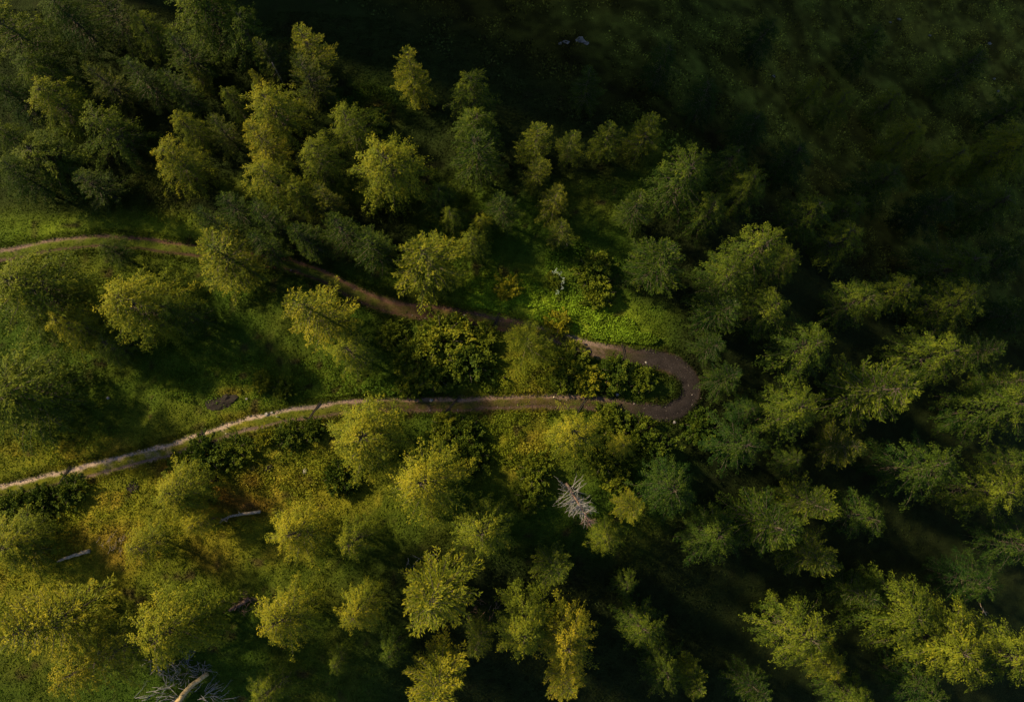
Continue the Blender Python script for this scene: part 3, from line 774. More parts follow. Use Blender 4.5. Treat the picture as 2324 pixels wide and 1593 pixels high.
TREES = [
 # upper stand behind the upper leg of the track, beginning in the corner
 (55, 85, 78, 'l', .38, 'broad green tree in the upper corner of the wood'),
 (165, 45, 62, 'l', .18, 'dull green tree between the corner tree and the brown-green crown'),
 (250, 30, 60, 'c', .12, 'dark brownish conifer behind the dull green corner trees', 1, .4),
 (345, 85, 48, 'l', .42, 'yellow-tipped tree standing below the largest olive crown of the wood'),
 (480, 35, 92, 'b', .36, 'largest olive crown at the ravine side of the upper wood'),
 (425, 120, 50, 'c', .12, 'dark conifer tucked under the largest olive crown'),
 (560, 85, 62, 'l', .22, 'mid green tree between olive crown and spiky yellow-green top'),
 (610, 130, 42, 'c', .16, 'thin dark conifer beside the slanting pale snag', 1, .5),
 (695, 115, 50, 'c', .50, 'spiky yellow-green conifer above the ravine edge'),
 (712, 182, 52, 'c', .20, 'brown-green conifer just below the spiky yellow-green one', 1, .7),
 (115, 172, 60, 'l', .25, 'blue-green tree with flat top over the dark gap'),
 (245, 185, 45, 'c', .16, 'brownish conifer beside the flat-topped blue-green tree', 1, .5),
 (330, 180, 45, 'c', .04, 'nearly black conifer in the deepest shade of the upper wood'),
 (450, 172, 22, 'n', .35, 'slim conifer with a small light tip amid black shade'),
 (586, 182, 17, 'n', .50, 'tiny yellow treetop beside the yellow ridge tree'),
 (40, 225, 50, 'l', .12, 'dusky tree beside the bright square-topped tree'),
 (135, 238, 66, 'l', .50, 'square-topped tree with a bright yellow crest'),
 (258, 305, 74, 'l', .36, 'olive tree sloping down from a lit shoulder', .85),
 (42, 322, 52, 'l', .34, 'green tree with pale round shoulder above the left meadow'),
 (118, 368, 82, 'b', .30, 'wide green tree above the meadow with long branches', .68),
 (50, 405, 55, 'l', .16, 'shaded tree at the meadow rim under the wide green one'),
 (215, 420, 50, 'c', .08, 'dark drooping conifer over the meadow rim', .8, .3),
 (432, 300, 44, 'l', .50, 'small yellow crown on top of the bright meadow-side tree'),
 (418, 372, 62, 'l', .60, 'bright yellow tree standing over the lit meadow patch'),
 (508, 300, 36, 'c', .20, 'slim dark olive conifer between two yellow trees', 1, .5),
 (534, 238, 33, 'l', .38, 'small light green tree beside the yellow ridge tree'),
 (625, 248, 68, 'l', .60, 'tall yellow ridge tree with a slope of lit foliage'),
 (400, 208, 42, 'c', .10, 'dark thin conifer between the lit ridge trees'),
 (588, 322, 52, 'c', .58, 'yellow-tipped conifer with radiating boughs below the ridge tree'),
 (800, 285, 60, 'l', .42, 'rounded yellow-green tree next to the rust-red bush'),
 (618, 408, 60, 'l', .56, 'bright bushy tree over the black gap by the meadow'),
 (690, 440, 46, 'l', .50, 'light tree between the bushy tree and the brown conifer'),
 (728, 372, 60, 'l', .46, 'yellow-green tree behind the bright bushy trees'),
 (745, 458, 40, 'c', .26, 'small brown-tipped conifer at the foot of the bright trees', 1, .8),
 (885, 385, 94, 'b', .58, 'largest bright golden tree of the upper wood with bare lower trunk', .95),
 (610, 500, 50, 'c', .04, 'black-green conifer added next to the bright bushy tree to shade the upper track'),  # this and the next four conifers are added to shade the upper track
 (690, 545, 44, 'c', .04, 'smallest of the black conifers added to shade the upper track'),
 (540, 475, 44, 'c', .05, 'dark conifer added for shade at the outer end of the lit meadow patch'),
 (500, 512, 38, 'c', .03, 'black conifer added for shade between the lit meadow patch and the star-shaped track conifer', 1.15),
 (598, 560, 40, 'c', .03, 'slender black conifer added right over the upper track to shade it', 1.1),
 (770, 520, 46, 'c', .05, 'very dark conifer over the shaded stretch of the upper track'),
 (938, 172, 46, 'n', .46, 'solitary pointed tree at the brink of the ravine'),
 (1080, 222, 56, 'l', .30, 'dim yellow-green tree on the ravine brink'),
 (1075, 292, 58, 'l', .24, 'dark olive tree below the dim brink tree'),
 (1070, 350, 66, 'c', .08, 'wide dark conifer in the middle of the upper wood'),
 (1213, 328, 44, 'c', .38, 'star-shaped conifer with a forked light top'),
 (1292, 328, 36, 'c', .36, 'small pointed conifer beside the star-shaped one'),
 (1378, 318, 38, 'n', .30, 'slim conifer leaning toward the tall rounded top'),
 (1460, 300, 44, 'n', .46, 'tall rounded conifer top glowing above the ravine'),
 (1225, 395, 38, 'c', .32, 'conifer with bare twigs on one side of its top', 1, .4),
 (1260, 462, 42, 'c', .30, 'brown-green conifer with many bare drooping boughs', 1, .6),
 (1272, 525, 34, 'c', .18, 'thin shaded conifer beneath the drooping-bough conifer', 1, .4),
 (1005, 458, 42, 'l', .20, 'dark tree with thin lit edge beside the golden tree'),
 (1030, 500, 36, 'l', .34, 'small round green tree behind the bright-leaved one'),
 (1095, 512, 30, 'l', .58, 'small bright-leaved tree in the gap of the upper wood', .8),
 (1072, 558, 44, 'l', .42, 'yellow-tipped small tree beside the star tree of the clearing', .8),
 (1140, 470, 46, 'c', .06, 'black-green conifer behind the bright-leaved small tree'),
 (955, 582, 84, 'c', .50, 'big star-shaped conifer just above the upper track bend', .8),
 (855, 560, 52, 'c', .05, 'dark conifer hiding beside the big star-shaped one'),
 (512, 588, 78, 'c', .50, 'star-shaped conifer standing on the upper track where it darkens', .8),
 (262, 576, 42, 'l', .20, 'small dark tree growing at the edge of the upper track', .8),
 # the left meadow
 (80, 665, 108, 'b', .44, 'wide olive thicket tree between both legs of the track', .85),
 (178, 742, 58, 'l', .66, 'yellow tree leaning out before the tall golden meadow tree'),
 (318, 695, 92, 'b', .62, 'tall golden tree in the middle of the meadow'),
 (258, 790, 56, 'l', .32, 'green lower tree at the foot of the golden meadow tree', .7),
 (420, 715, 48, 'l', .18, 'dim tree in the shade of the golden meadow tree', 1.2),
 (50, 890, 122, 'b', .36, 'huge shaggy tree at the meadow with long layered boughs', .72),
 (718, 712, 76, 'c', .56, 'spiky yellow tree between the legs of the track, upper of two'),
 (800, 800, 64, 'l', .54, 'round yellow-green tree between the legs of the track, lower of two'),
 (1195, 778, 66, 'd', .42, 'round tree overhanging the upper leg near the hairpin', .62),
 # right wood
 (1490, 600, 70, 'c', .22, 'dark fan-shaped conifer behind the hairpin'),
 (1545, 410, 76, 'l', .32, 'large green tree heading the cluster over the ravine'),
 (1605, 488, 48, 'l', .42, 'light green knot of crown in front of the large cluster tree'),
 (1650, 378, 48, 'l', .20, 'dark round crown at the back of the cluster'),
 (1692, 432, 50, 'l', .40, 'round crown with a lit outer rim on the ravine side'),
 (1440, 470, 46, 'c', .12, 'shaded conifer beside the large cluster tree'),
 (1822, 492, 60, 'l', .34, 'rounded tree with gold flecks on top, next to a paired crown'),
 (1915, 480, 46, 'l', .32, 'smaller paired crown at the outer rim of the wood'),
 (1902, 550, 56, 'l', .48, 'gold-topped tree below the paired crowns'),
 (1700, 585, 78, 'l', .46, 'wide tree with golden crest above the hairpin wood'),
 (1638, 640, 68, 'l', .40, 'layered tree with streaks of light, in front of the golden crest'),
 (1770, 605, 44, 'l', .38, 'small crown adjoining the golden-crested tree'),
 (1728, 702, 58, 'l', .38, 'oval green tree under the golden-crested tree'),
 (1648, 862, 46, 'c', .10, 'low dark conifer at the outer rim of the hairpin', .8),
 (1612, 792, 40, 'c', .10, 'small dark conifer above the outer rim of the hairpin', .8),
 (1690, 930, 42, 'l', .12, 'shadowy small tree between hairpin and the domed tree', .8),
 (1625, 715, 56, 'c', .10, 'shaded conifer between hairpin and the oval green tree'),
 (2145, 600, 74, 'l', .28, 'blue-green tree alone at the outer rim of the wood'),
 (1935, 692, 58, 'l', .36, 'soft green crown, first of a chain of three'),
 (2022, 668, 52, 'l', .38, 'middle crown of the chain of three, with pale tufts'),
 (2140, 692, 72, 'l', .48, 'last crown of the chain of three, with a golden outer edge'),
 (1820, 790, 76, 'l', .36, 'large domed tree below the oval green tree'),
 (2105, 812, 76, 'l', .44, 'spreading tree with golden fingers of foliage'),
 (1985, 900, 92, 'c', .38, 'large spiky green tree amid black gaps'),
 (1788, 942, 76, 'l', .42, 'domed tree with a lit side nearest the hairpin'),
 (2285, 862, 48, 'c', .26, 'dark conifer with a pale tip at the rim of the picture'),
 (2250, 930, 80, 'l', .34, 'loose green tree with scattered bright tufts'),
 (1665, 1010, 78, 'l', .16, 'low dark green tree right below the hairpin', .75),
 (1788, 1048, 38, 'l', .34, 'small green crown at the tip of the low dark tree', .8),
 (1905, 1018, 50, 'c', .24, 'brownish conifer beside the small green crown', 1, .8),
 (2072, 1072, 84, 'l', .26, 'broad dim tree above the lit finger-shaped crown'),
 (2232, 1112, 74, 'l', .46, 'lit tree with crisp golden tufts in the lower slope wood'),
 (2298, 1055, 46, 'l', .30, 'half-hidden green crown above the crisp golden tree'),
 (1525, 1098, 74, 'l', .20, 'dim leafy tree right of the bleached dead tree'),
 (1620, 1215, 72, 'l', .26, 'long olive tree sloping down the dark hillside'),
 (1840, 1145, 60, 'c', .38, 'conifer with forked bright tips on the dark hillside'),
 (1735, 1195, 78, 'c', .22, 'shaggy conifer full of bare streaks'),
 (1832, 1258, 58, 'c', .36, 'conifer with a bare pale stem along its side', 1, .3),
 (1942, 1172, 60, 'l', .20, 'slender dark green crown curving over the black hollow'),
 (2298, 1235, 62, 'l', .16, 'dim crown above the big golden pair'),
 # around the dead tree
 (1428, 1145, 42, 'c', .46, 'small fresh green conifer touching the bleached dead tree'),
 (1372, 1215, 50, 'l', .42, 'fresh green tree directly below the bleached dead tree', .9),
 (1303, 990, 74, 'l', .60, 'golden tree just below the lower leg near the hairpin', .8),
 (1412, 1010, 38, 'l', .60, 'small golden crown beside dark green bushes below the hairpin', .7),
 # lower stand
 (830, 996, 106, 'b', .62, 'broad golden tree directly below the lower leg of the track', .8),
 (972, 1092, 102, 'b', .68, 'brightest golden domed tree in the lower wood'),
 (1112, 1188, 82, 'l', .46, 'olive dome adjoining the brightest golden tree'),
 (682, 1212, 78, 'l', .72, 'golden tree with ragged edge beside the pale curved log'),
 (805, 1222, 58, 'l', .54, 'curly olive-gold crown adjoining the ragged golden tree'),
 (415, 1125, 80, 'b', .60, 'pale yellow tree blending into the dry grass', .7),
 (332, 1238, 64, 'l', .68, 'yellow tree between the two pale logs', .8),
 (455, 1182, 44, 'l', .72, 'bright round tuft of crown at the end of the curved log', .9),
 (40, 1225, 84, 'b', .52, 'spreading yellow-olive tree at the low side of the dark hedge', .6),
 (112, 1400, 100, 'c', .60, 'great sweeping conifer with grey boughs, lowest on the left slope'),
 (398, 1415, 106, 'b', .62, 'great golden tree that leans away from its torn roots'),
 (232, 1490, 96, 'l', .66, 'orange-gold tree above the fallen brushwood', 1, .35),
 (655, 1400, 78, 'l', .66, 'golden tree between torn roots and the paler narrow one'),
 (825, 1372, 60, 'l', .64, 'narrow bright yellow tree beside the big starry conifer'),
 (982, 1335, 96, 'c', .50, 'big starry conifer with pale ribs seen straight from above'),
 (1192, 1400, 84, 'b', .46, 'green half of the large double crown', 1.1),
 (1285, 1440, 80, 'l', .58, 'orange-gold half of the large double crown', 1.1, .45),
 (1280, 1535, 56, 'c', .58, 'golden tree poking out beneath the large double crown', 1, .2),
 (1255, 1285, 52, 'c', .24, 'dark conifer behind the large double crown'),
 (1000, 1555, 88, 'c', .58, 'bright spiky conifer at the lower rim of the picture'),
 (985, 1500, 30, 'c', .30, 'small green conifer touching the spiky rim conifer'),
 (622, 1568, 58, 'l', .36, 'blue-green tree by the thick fallen trunk'),
 (768, 1500, 32, 'l', .26, 'small dim bush-like tree in the black gap of the lower wood', .8),
 (1445, 1415, 62, 'l', .24, 'dim olive tree with a pale bare twig'),
 (1500, 1500, 58, 'l', .26, 'dim olive tree next to the slim pointed conifer', 1, .3),
 (1575, 1535, 38, 'n', .46, 'slim pointed conifer near the lower rim'),
 (1805, 1430, 84, 'l', .54, 'bright golden ragged tree on the lower slope'),
 (1868, 1500, 50, 'l', .60, 'golden outer shoulder of the ragged slope trees'),
 (1925, 1572, 56, 'l', .36, 'green tree with long fingers at the lower rim'),
 (2030, 1385, 88, 'b', .46, 'olive-gold tree heading the big lower corner cluster'),
 (2135, 1455, 98, 'b', .58, 'most golden crown of the big lower corner cluster'),
 (2268, 1480, 84, 'l', .50, 'outermost crown of the big lower corner cluster'),
 (1420, 1325, 38, 'l', .16, 'small dark green tree alone in the black hollow', .8),
 (1940, 1345, 48, 'c', .24, 'dim conifer behind the lower corner cluster'),
 (1700, 1560, 54, 'c', .12, 'dark ground-hugging conifer at the lower rim'),
 (2070, 1550, 60, 'l', .12, 'dark tree in the hollow beneath the corner cluster'),
 (2200, 1320, 60, 'l', .10, 'shadowy tree above the corner cluster'),
 (890, 1470, 44, 'l', .12, 'dark tree between the narrow yellow tree and the rim conifer'),
 (1080, 1450, 42, 'c', .16, 'brownish small conifer beside the double crown', 1, .5),
 # ravine
 (2055, 318, 50, 'l', .44, 'solitary blue-green tree low in the ravine'),
 (2142, 372, 52, 'l', .46, 'olive tree beside the solitary ravine tree'),
 (2272, 352, 78, 'b', .46, 'large olive ravine tree at the rim of the picture'),
 (1898, 240, 40, 'l', .38, 'faint olive tree in the ravine shade'),
 (1838, 212, 36, 'l', .38, 'faint green tree uphill in the ravine shade'),
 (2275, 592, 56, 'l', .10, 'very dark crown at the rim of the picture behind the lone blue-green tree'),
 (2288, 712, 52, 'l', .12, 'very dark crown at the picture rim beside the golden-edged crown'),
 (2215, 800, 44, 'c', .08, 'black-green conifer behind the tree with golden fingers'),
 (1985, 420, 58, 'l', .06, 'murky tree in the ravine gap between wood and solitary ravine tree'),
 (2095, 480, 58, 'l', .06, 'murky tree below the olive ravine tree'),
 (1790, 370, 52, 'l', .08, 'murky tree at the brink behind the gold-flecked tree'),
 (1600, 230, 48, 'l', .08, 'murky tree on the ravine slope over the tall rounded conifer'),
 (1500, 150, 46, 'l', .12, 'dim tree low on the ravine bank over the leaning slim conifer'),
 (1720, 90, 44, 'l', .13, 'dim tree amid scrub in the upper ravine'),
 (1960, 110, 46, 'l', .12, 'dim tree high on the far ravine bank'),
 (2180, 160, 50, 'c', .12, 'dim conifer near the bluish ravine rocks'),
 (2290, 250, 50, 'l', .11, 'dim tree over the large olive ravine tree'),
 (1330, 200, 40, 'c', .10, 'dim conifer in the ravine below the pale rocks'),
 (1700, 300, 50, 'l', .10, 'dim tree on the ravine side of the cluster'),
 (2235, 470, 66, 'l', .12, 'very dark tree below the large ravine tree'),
 (2010, 240, 40, 'l', .36, 'leafy ravine tree on the grassy bank'),
]
SHRUBS = [
 (1000, 770, 62, .46, 'large light green bush in the loop, beside the round tree'),
 (945, 800, 50, .38, 'bush at the end of the loop thicket toward the pair of trees'),
 (1060, 820, 56, .26, 'shadowy bush in the middle of the loop thicket'),
 (985, 850, 48, .28, 'dark leafy bush by the lower leg in the loop'),
 (930, 868, 38, .40, 'low bush closest to the lower leg in the loop'),
 (1095, 770, 36, .40, 'bush squeezed against the round overhanging tree'),
 (1040, 740, 30, .42, 'small bush right under the upper leg of the track'),
 (885, 765, 38, .28, 'dusky bush between the round yellow-green tree and the loop thicket'),
 (1300, 820, 40, .42, 'fresh green bush in the tip of the loop'),
 (1338, 858, 38, .54, 'brightest green bush in the tip of the loop'),
 (1400, 845, 42, .24, 'dark bush filling the inside of the hairpin'),
 (1455, 868, 34, .22, 'last low bush inside the hairpin'),
 (1275, 858, 28, .28, 'small dark bush on yellow ground in the loop'),
 (1150, 655, 34, .66, 'light bush at the top of the herb patch'),
 (1345, 620, 46, .30, 'dark olive bush behind the white-flowered one'),
 (1365, 665, 40, .34, 'olive bush between herb patch and fan-shaped conifer'),
 (1270, 735, 30, .60, 'light green bush hugging the upper leg'),
 (595, 872, 28, .50, 'small yellow-green bush beside the dark peat hollow'),
 (470, 1035, 46, .20, 'deep green bush, largest of the row under the lower leg'),
 (415, 1058, 34, .22, 'deep green bush at the downhill end of the row under the lower leg'),
 (530, 1020, 38, .30, 'bush with mid green leaves ending the row under the lower leg'),
 (600, 992, 24, .60, 'pale-leaved small bush by the lower leg'),
 (655, 985, 34, .26, 'dark bush between the pale-leaved bush and the golden tree'),
 (705, 978, 28, .22, 'dark bush tucked against the broad golden tree'),
 (160, 1112, 36, .24, 'first bush of the dark hedge along the lower leg'),
 (100, 1130, 42, .22, 'second bush of the dark hedge along the lower leg'),
 (40, 1146, 42, .22, 'third bush of the dark hedge along the lower leg'),
 (-8, 1170, 38, .20, 'bush of the dark hedge cut by the picture rim'),
 (1055, 985, 48, .22, 'deep green bush between golden crowns under the track'),
 (1075, 1035, 46, .20, 'darkest bush behind the brightest golden tree'),
 (1010, 965, 34, .44, 'mid green bush below the lower leg, beside the broad golden tree'),
 (1390, 965, 44, .28, 'glossy green bush under the hairpin end of the lower leg'),
 (1445, 985, 40, .22, 'dark green bush below the hairpin'),
 (1490, 1020, 44, .20, 'shadowed bush over the dim leafy tree'),
 (1590, 975, 40, .14, 'dark bush at the foot of the hairpin bank'),
 (1370, 1045, 42, .30, 'olive bush behind the bleached dead tree'),
 (1400, 1080, 34, .36, 'brown-green bush touching the dead tree from above'),
 (770, 1080, 44, .22, 'deep green bush in the shade of the broad golden tree'),
 (1200, 1130, 34, .26, 'bush at the border of the sunny slope and the dead tree'),
 (1210, 1070, 40, .30, 'olive bush on the sunny slope below the golden tree'),
 (640, 885, 26, .34, 'little green bush on the meadow over the bend'),
 (850, 268, 30, .10, 'rust-red bush beside the rounded yellow-green tree'),
]
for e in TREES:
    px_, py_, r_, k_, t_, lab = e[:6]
    if px_ > 1450 and not (py_ < 480 and px_ > 1800): t_ -= .15  # right wood's foliage tint lowered to paint in its weaker sunlight
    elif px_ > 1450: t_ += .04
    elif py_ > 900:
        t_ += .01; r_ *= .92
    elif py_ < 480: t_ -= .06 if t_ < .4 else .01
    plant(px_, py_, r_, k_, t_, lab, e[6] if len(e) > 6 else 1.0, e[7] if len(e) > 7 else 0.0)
for (a, b, c, t, lab) in SHRUBS:
    o = plant(a, b, c, 's', t, lab)

# ------------------------------------------------------------------ dead wood
def wood_part(name, W, mat, parent=None):
    o = link(bpy.data.objects.new(name, W.mesh(name, mat)), parent)
    return o

def dead_tree(px, py):
    rg = np.random.default_rng(77)
    h = 12.0
    x, y, z = at(px, py, h * 0.8)
    root = empty('dead_tree', (x - 2.0, y + 1.3, z), rx=R_(24), ry=R_(13))
    tag(root, 'bleached leafless dead tree with bristling grey boughs', 'tree')
    W = Wood(); tz = np.linspace(0, h, 7)
    W.tube(np.stack([0 * tz, 0 * tz, tz], 1), 0.2 * (1 - tz / h) + .03, 7)
    wood_part('trunk', W, M_BROWNWOOD, root)
    G = Wood(); B = Wood()
    z = 2.0
    while z < h * .99:
        f = z / h
        for b in range(6):
            th = rg.uniform(0, 6.28)
            L = (3.3 * (1 - f) ** 0.75 + .3) * rg.uniform(.7, 1.08)
            t = np.linspace(0, 1, 5)
            rise = 0.1 + 0.75 * f
            P = np.stack([math.cos(th) * L * t + .06 * rg.normal(size=5), math.sin(th) * L * t + .06 * rg.normal(size=5), z + rise * L * t - .1 * L * t ** 2], 1)
            T = G if f < .78 else B
            T.tube(P, [.06, .05, .04, .03, .012], 3)
            for q in range(int(3 + L * 2.6)):
                s = rg.uniform(.25, 1)
                p0 = P[0] * (1 - s) + P[-1] * s
                dv = nrm(P[-1] - P[0]) * rg.uniform(.35, .7) + rg.normal(0, .25, 3)
                T.tube([p0, p0 + dv * rg.uniform(.4, .95)], [.022, .008], 3)
        z += .60
    wood_part('grey_boughs', G, M_GREYWOOD, root)
    wood_part('brown_top_boughs', B, M_BROWNWOOD, root)
dead_tree(1330, 1126)

def log(name, pxs, r0, r1, mat, label, stubs=3, seed=1, lift=0.15, cat='log'):
    rg = np.random.default_rng(seed)
    P = np.array([at(a, b) for a, b in pxs]); P[:, 2] += r0 + lift
    root = empty(name, tuple(P[0] - np.array([0, 0, r0])))
    tag(root, label, cat)
    o0 = np.array(root.location)
    Q = P - o0
    t = np.linspace(0, 1, 12)
    s = np.linspace(0, 1, len(Q))
    C = np.stack([np.interp(t, s, Q[:, i]) for i in range(3)], 1) + rg.normal(0, .03, (12, 3))
    W = Wood(); W.tube(C, r0 + (r1 - r0) * t, 8, .12, rg)
    wood_part('trunk', W, mat, root)
    if stubs:
        S = Wood()
        for i in range(stubs):
            k = rg.integers(1, 11); dv = nrm(rg.normal(size=3) * np.array([1, 1, .5]) + np.array([0, 0, .6]))
            L = rg.uniform(.4, 1.2)
            S.tube([C[k], C[k] + dv * L], [r1 * .5, r1 * .15], 5)
        wood_part('branch_stubs', S, mat, root)
    return root, C
log('fallen_log', [(500, 1184), (518, 1172), (550, 1166), (593, 1160)], .13, .24, M_DEADWOOD, 'pale curved barkless log lying beside the bright round tuft of crown', 5, 3)
log('fallen_log', [(134, 1272), (160, 1262), (206, 1249)], .16, .30, M_DEADWOOD, 'short straight pale log lying among dry grass', 2, 4)
log('fallen_log', [(402, 1598), (420, 1574), (440, 1550), (478, 1523)], .42, .30, M_LOG, 'thick brown fallen trunk slanting over the brushwood at the picture rim', 4, 5, .5)
log('fallen_log', [(522, 1384), (548, 1370), (568, 1356)], .22, .30, M_BROWNWOOD, 'reddish torn trunk with roots behind the great golden tree', 7, 6)

def brush(name, pts, label, seed, n=60, mat=M_GREYWOOD, L=(0.8, 3.0), main=(0, 0), cat='branches'):
    rg = np.random.default_rng(seed)
    x, y, z = at(*pts[0])
    root = empty(name, (x, y, z)); tag(root, label, cat)
    W = Wood()
    for i in range(n):
        a, b = pts[rg.integers(0, len(pts))]
        q = np.array(at(a + rg.normal(0, 16), b + rg.normal(0, 9)))
        q = q - np.array([x, y, z]) + np.array([0, 0, rg.uniform(.15, 1.1)])
        th = main[0] + rg.normal(0, main[1]) if main[1] else rg.uniform(0, 6.28)
        l = rg.uniform(*L)
        d = np.array([math.cos(th), math.sin(th), rg.normal(0, .12)])
        e = d * l; bend = rg.normal(0, .15, 3)
        W.tube([q, q + e * .5 + bend, q + e], [.045, .032, .008], 3)
        for j in range(5):
            s = rg.uniform(.3, 1)
            dv = nrm(d + rg.normal(0, .5, 3)) * rg.uniform(.25, .8)
            p = q + e * s + bend * (1 - abs(2 * s - 1))
            W.tube([p, p + dv], [.016, .005], 3)
    wood_part('boughs', W, mat, root)
brush('brushwood', [(370, 1500), (400, 1505), (435, 1498), (455, 1515), (420, 1535), (380, 1530)], 'grey tangled brushwood beneath the great golden tree', 21, 80, M_GREYWOOD, (0.6, 2.2))
brush('broken_boughs', [(345, 1555), (365, 1580), (385, 1570), (330, 1590)], 'bleached broken boughs next to the thick fallen trunk', 22, 26, M_GREYWOOD, (1.2, 3.4), (0.2, .5))
brush('broken_boughs', [(470, 1570), (485, 1580), (500, 1572)], 'grey twigs sprouting past the thick fallen trunk', 23, 22, M_GREYWOOD, (1.0, 3.0), (0.2, .45))
brush('torn_roots', [(555, 1358), (565, 1366), (548, 1372)], 'torn reddish root plate behind the great golden tree', 24, 34, M_BROWNWOOD, (0.4, 1.3), cat='roots')
brush('dead_bush', [(960, 1262), (966, 1270)], 'small pale leafless bush over the starry conifer', 25, 10, M_GREYWOOD, (.6, 1.6), cat='bush')
brush('dead_bush', [(1100, 1372), (1110, 1378)], 'grey leafless bush between starry conifer and double crown', 26, 14, M_BROWNWOOD, (.5, 1.4), cat='bush')
brush('dry_stalks', [(250, 1232), (262, 1240), (272, 1246)], 'pale dry stalks standing over the short straight log', 27, 16, M_DEADWOOD, (.5, 1.2), (1.3, .25), cat='stalks')

# leaning snag in the upper wood
def snag(px0, py0, px1, py1, label, r=.12, hh=6.0):
    a = np.array(at(px0, py0)); b = np.array(at(px1, py1, hh)); b[2] += hh
    root = empty('snag', tuple(a)); tag(root, label, 'snag')
    W = Wood(); t = np.linspace(0, 1, 6)[:, None]
    W.tube((b - a) * t, np.linspace(r, r * .4, 6), 6); wood_part('trunk', W, M_DEADWOOD, root)
    S = Wood(); rg = np.random.default_rng(int(px0))
    for i in range(9):
        p = (b - a) * rg.uniform(.3, 1)
        S.tube([p, p + nrm(rg.normal(size=3)) * rg.uniform(.4, 1.1)], [.03, .01], 3)
    wood_part('twigs', S, M_DEADWOOD, root)
snag(646, 196, 617, 142, 'thin pale snag slanting before the ravine', .13, 9)
snag(1288, 560, 1284, 535, 'small white bare snag above the white-flowered bush', .10, 5)
snag(2238, 1395, 2226, 1375, 'grey bare snag rising between the corner crowns', .10, 12)

# ------------------------------------------------------------------ cross drains of the track
def drain(px, py, label, skew=0.45):
    x, y, _ = at(px, py)
    k = int(road_dist([x], [y])[1][0])
    c = RC[k]; t = rt[k]; nvec = rn[k]
    root = empty('cross_drain', (c[0], c[1], float(terrain(c[0], c[1])) + 0.05)); tag(root, label, 'drain', 'timber drains across the track')
    d = nrm(nvec + t * skew)
    for s in (-1, 1):
        W = Wood(); pts = []
        for q in np.linspace(-1.95, 1.95, 9):
            p = c + d * q + t * s * 0.13
            pts.append((p[0] - c[0], p[1] - c[1], float(terrain(*p)) + 0.13 - root.location.z))
        W.tube(pts, [.05] * 9, 6, .1, np.random.default_rng(k + s))
        wood_part('drain_pole', W, M_DRAIN, root)
    # the wet bed between the poles
    L = np.array([[*(c + d * q - t * .09), 0] for q in np.linspace(-1.95, 1.95, 9)]); Rr = np.array([[*(c + d * q + t * .09), 0] for q in np.linspace(-1.95, 1.95, 9)])
    for A in (L, Rr):
        A[:, 2] = terrain(A[:, 0], A[:, 1]) + 0.135 - root.location.z
        A[:, 0] -= c[0]; A[:, 1] -= c[1]
    V = np.concatenate([L, Rr]); Fq = np.array([[i, i + 1, i + 10, i + 9] for i in range(8)])
    link(bpy.data.objects.new('drain_bed', np_mesh('drain_bed', V, Fq[:, ::-1], M_SOIL)), root)
drain(1125, 733, 'timber drain across the upper leg beside the round overhanging tree', 0.15)
drain(1414, 803, 'timber drain across the upper leg where it turns to gravel', -0.35)
drain(1328, 912, 'timber drain across the lower leg above the golden tree', 0.6)
drain(1028, 919, 'timber drain across the lower leg below the loop thicket', 0.9)
drain(716, 932, 'timber drain across the lower leg where it starts to curve down', 0.9)
drain(455, 996, 'timber drain across the palest stretch of the lower leg', 0.5)
drain(145, 1082, 'timber drain across the lower leg by the dark hedge', 0.9)

# ------------------------------------------------------------------ small things: hollows, stones, posts, flowers
def lump(name, px, py, rx, ry, rz_, mat, label, cat, seed, group=None, sub=3, lift=0.0, rot=0.0):
    import bmesh
    rg = np.random.default_rng(seed)
    bm = bmesh.new(); bmesh.ops.create_icosphere(bm, subdivisions=sub, radius=1)
    for v in bm.verts:
        c = np.array(v.co); n = 1 + .75 * (vnoise(c[0] * 3 + seed, c[1] * 3 + c[2] * 2, 1.0, seed) - .5) + .22 * (rg.random() - .5)
        v.co = Vector((c[0] * rx * n, c[1] * ry * n, c[2] * rz_ * n))
    me = bpy.data.meshes.new(name); bm.to_mesh(me); bm.free(); me.materials.append(mat)
    o = link(bpy.data.objects.new(name, me))
    x, y, z = at(px, py); o.location = (x, y, z + lift); o.rotation_euler = (0, 0, rot)
    tag(o, label, cat, group); return o
lump('peat_hollow', 503, 912, 2.2, 1.15, .30, M_SOIL, 'black peat scar in the meadow above the lower leg', 'hollow', 1, rot=.35)
lump('peat_hollow', 303, 1102, .9, 1.0, .30, M_SOIL, 'dark ragged hole in the yellow slope grass', 'hollow', 2)
lump('peat_hollow', 483, 1085, .9, .6, .28, M_SOIL, 'oval dark hole under the row of deep green bushes', 'hollow', 3)
lump('peat_hollow', 610, 1062, .6, .5, .28, M_SOIL, 'small dark hole uphill of the rusty bracken', 'hollow', 4)
lump('tree_stump', 1146, 858, .22, .22, .9, M_SOIL, 'black charred stump on the yellow ground in the loop', 'stump', 5, sub=2, lift=.3)
lump('boulder', 693, 1069, .38, .5, .35, M_STONE, 'white boulder beside the dark bush of the slope', 'boulder', 6, sub=2)
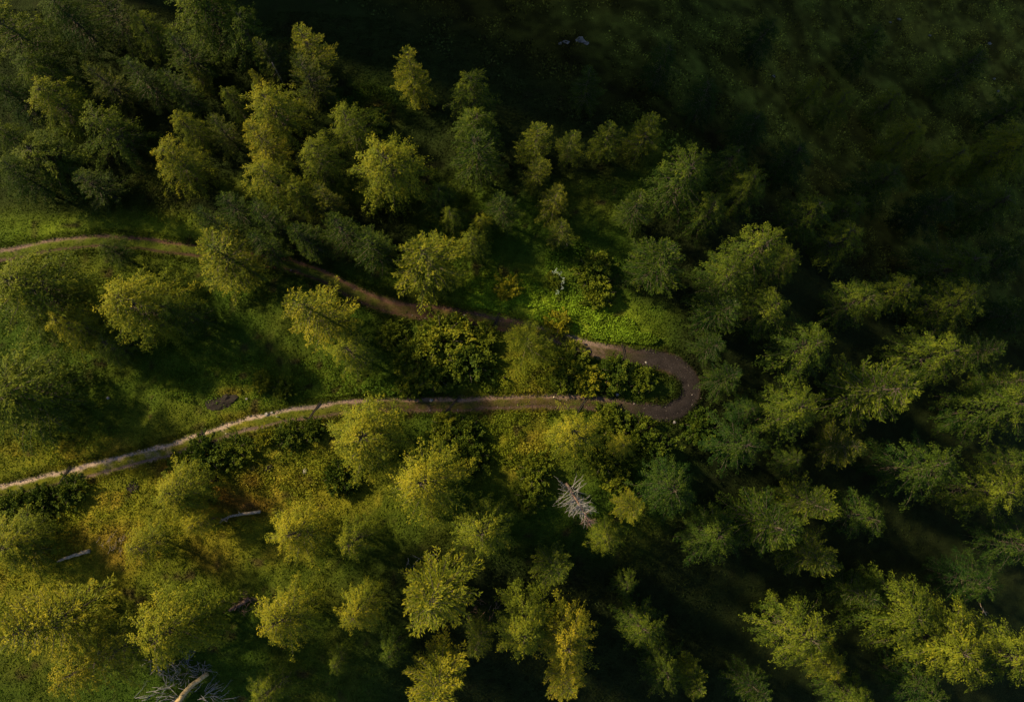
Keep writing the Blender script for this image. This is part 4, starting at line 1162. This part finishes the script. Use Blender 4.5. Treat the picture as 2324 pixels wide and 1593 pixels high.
for i, (a, b, s, l) in enumerate([(606, 940, .28, 'largest pale stone lying on the lower leg rut'), (618, 936, .18, 'small pale stone on the rut beside the largest one'),
                                  (1055, 716, .17, 'white stone on the brown upper leg'), (1466, 823, .16, 'white stone on the gravel of the hairpin'),
                                  (1530, 958, .22, 'reddish stone at the foot of the hairpin'), (1400, 895, .24, 'flat pale stone inside the hairpin'),
                                  (978, 908, .24, 'pale stone upon the lower leg below the loop thicket'), (560, 905, .15, 'stone beside the black peat scar'),
                                  (245, 903, .2, 'grey stone under the huge shaggy tree'), (845, 1184, .15, 'little stone near the curved log')]):
    lump('stone', a, b, s * 1.2, s, s * .7, M_STONE, l, 'stone', 30 + i, 'pale stones by the track', 2, .06)
for i, (a, b, s, l) in enumerate([(1285, 98, .8, 'pale rock in the shaded ravine, nearer the wood of two groups'), (1318, 94, 1.1, 'largest white rock in the shaded ravine'),
                                  (1330, 100, .7, 'white rock touching the largest ravine rock'), (1272, 100, .5, 'small pale rock beside the paler ravine rock'),
                                  (2040, 45, .6, 'round pale rock high in the ravine grass'), (2020, 52, .4, 'tiny rock under the round pale one'),
                                  (2245, 100, .7, 'brownish boulder on the far ravine bank'), (1755, 175, .6, 'dull boulder low on the ravine bank'),
                                  (2256, 180, .5, 'bluish rock in the ravine stream bed'), (2265, 208, .45, 'bluish rock lower in the ravine stream bed'),
                                  (2110, 82, .45, 'small rock on the open ravine bank')]):
    lump('rock', a, b, s * .8, s * .55, s * .4, M_ROCK, l, 'rock', 60 + i, 'rocks in the ravine', 2, .1)
def post(px, py, h, label, mat=M_POST):
    x, y, z = at(px, py)
    W = Wood(); W.tube([(0, 0, -.1), (0, 0, h * .5), (.03, 0, h)], [.07, .065, .06], 6)
    o = wood_part('wooden_post', W, mat); o.location = (x, y, z); tag(o, label, 'post', 'posts beside the track')
post(633, 946, 1.3, 'pale cut post standing on the grassy crown of the lower leg')
post(514, 968, 1.0, 'stubby post at the upper verge of the lower leg')
post(516, 984, .8, 'low marker post on the crown beside the stubby post')
post(1256, 902, 1.0, 'pale post between loop and lower leg')

# white-flowered bush at the herb patch, and pale flowers
def flowers(px, py, n, rpx, label, colr, seed, hz=(1.2, 2.0)):
    rg = np.random.default_rng(seed)
    x, y, z = at(px, py)
    m, nt, out = new_mat('petals'); p = nt.nodes.new('ShaderNodeBsdfPrincipled'); p.inputs['Roughness'].default_value = .7
    no = nt.nodes.new('ShaderNodeTexNoise'); no.inputs['Scale'].default_value = 4
    r = ramp(nt, [(0.3, tuple(c * .7 for c in colr)), (.7, colr)]); nt.links.new(no.outputs[0], r.inputs[0])
    nt.links.new(r.outputs[0], p.inputs['Base Color']); nt.links.new(p.outputs[0], out.inputs[0])
    root = empty('flowering_bush', (x, y, z)); tag(root, label, 'bush')
    R = rpx * 105 / FPX
    th = rg.uniform(-1.4, 1.9, n); rr = R * rg.uniform(.75, 1.05, n)
    c = np.stack([rr * np.cos(th) * .8, rr * np.sin(th) * 1.1, rg.uniform(*hz, n)], 1)
    k = 5
    c = np.repeat(c, k, 0) + rg.normal(0, .09, (n * k, 3))
    nn = np.array([0, 0, 1.]) + rg.normal(0, .4, (n * k, 3)); dd = rg.normal(size=(n * k, 3)); dd -= nn * (dd * nn).sum(1, keepdims=True) / (nn * nn).sum(1, keepdims=True)
    link(bpy.data.objects.new('blossoms', np_mesh('blossoms', rhombi(c, dd, nn, rg.uniform(.07, .15, n * k), rg.uniform(.05, .10, n * k)), quad_faces(n * k), m)), root)
    cr, st = SHRUB[0]
    o = link(bpy.data.objects.new('leaves', cr), root); o['tint'] = .3; o['warm'] = 0.0; o.scale = (R / 2.5, R / 2.4, .65)
    return root
flowers(1258, 645, 34, 26, 'bush hung with pale blue-green blossoms behind the herb patch', (.24, .30, .25), 5)
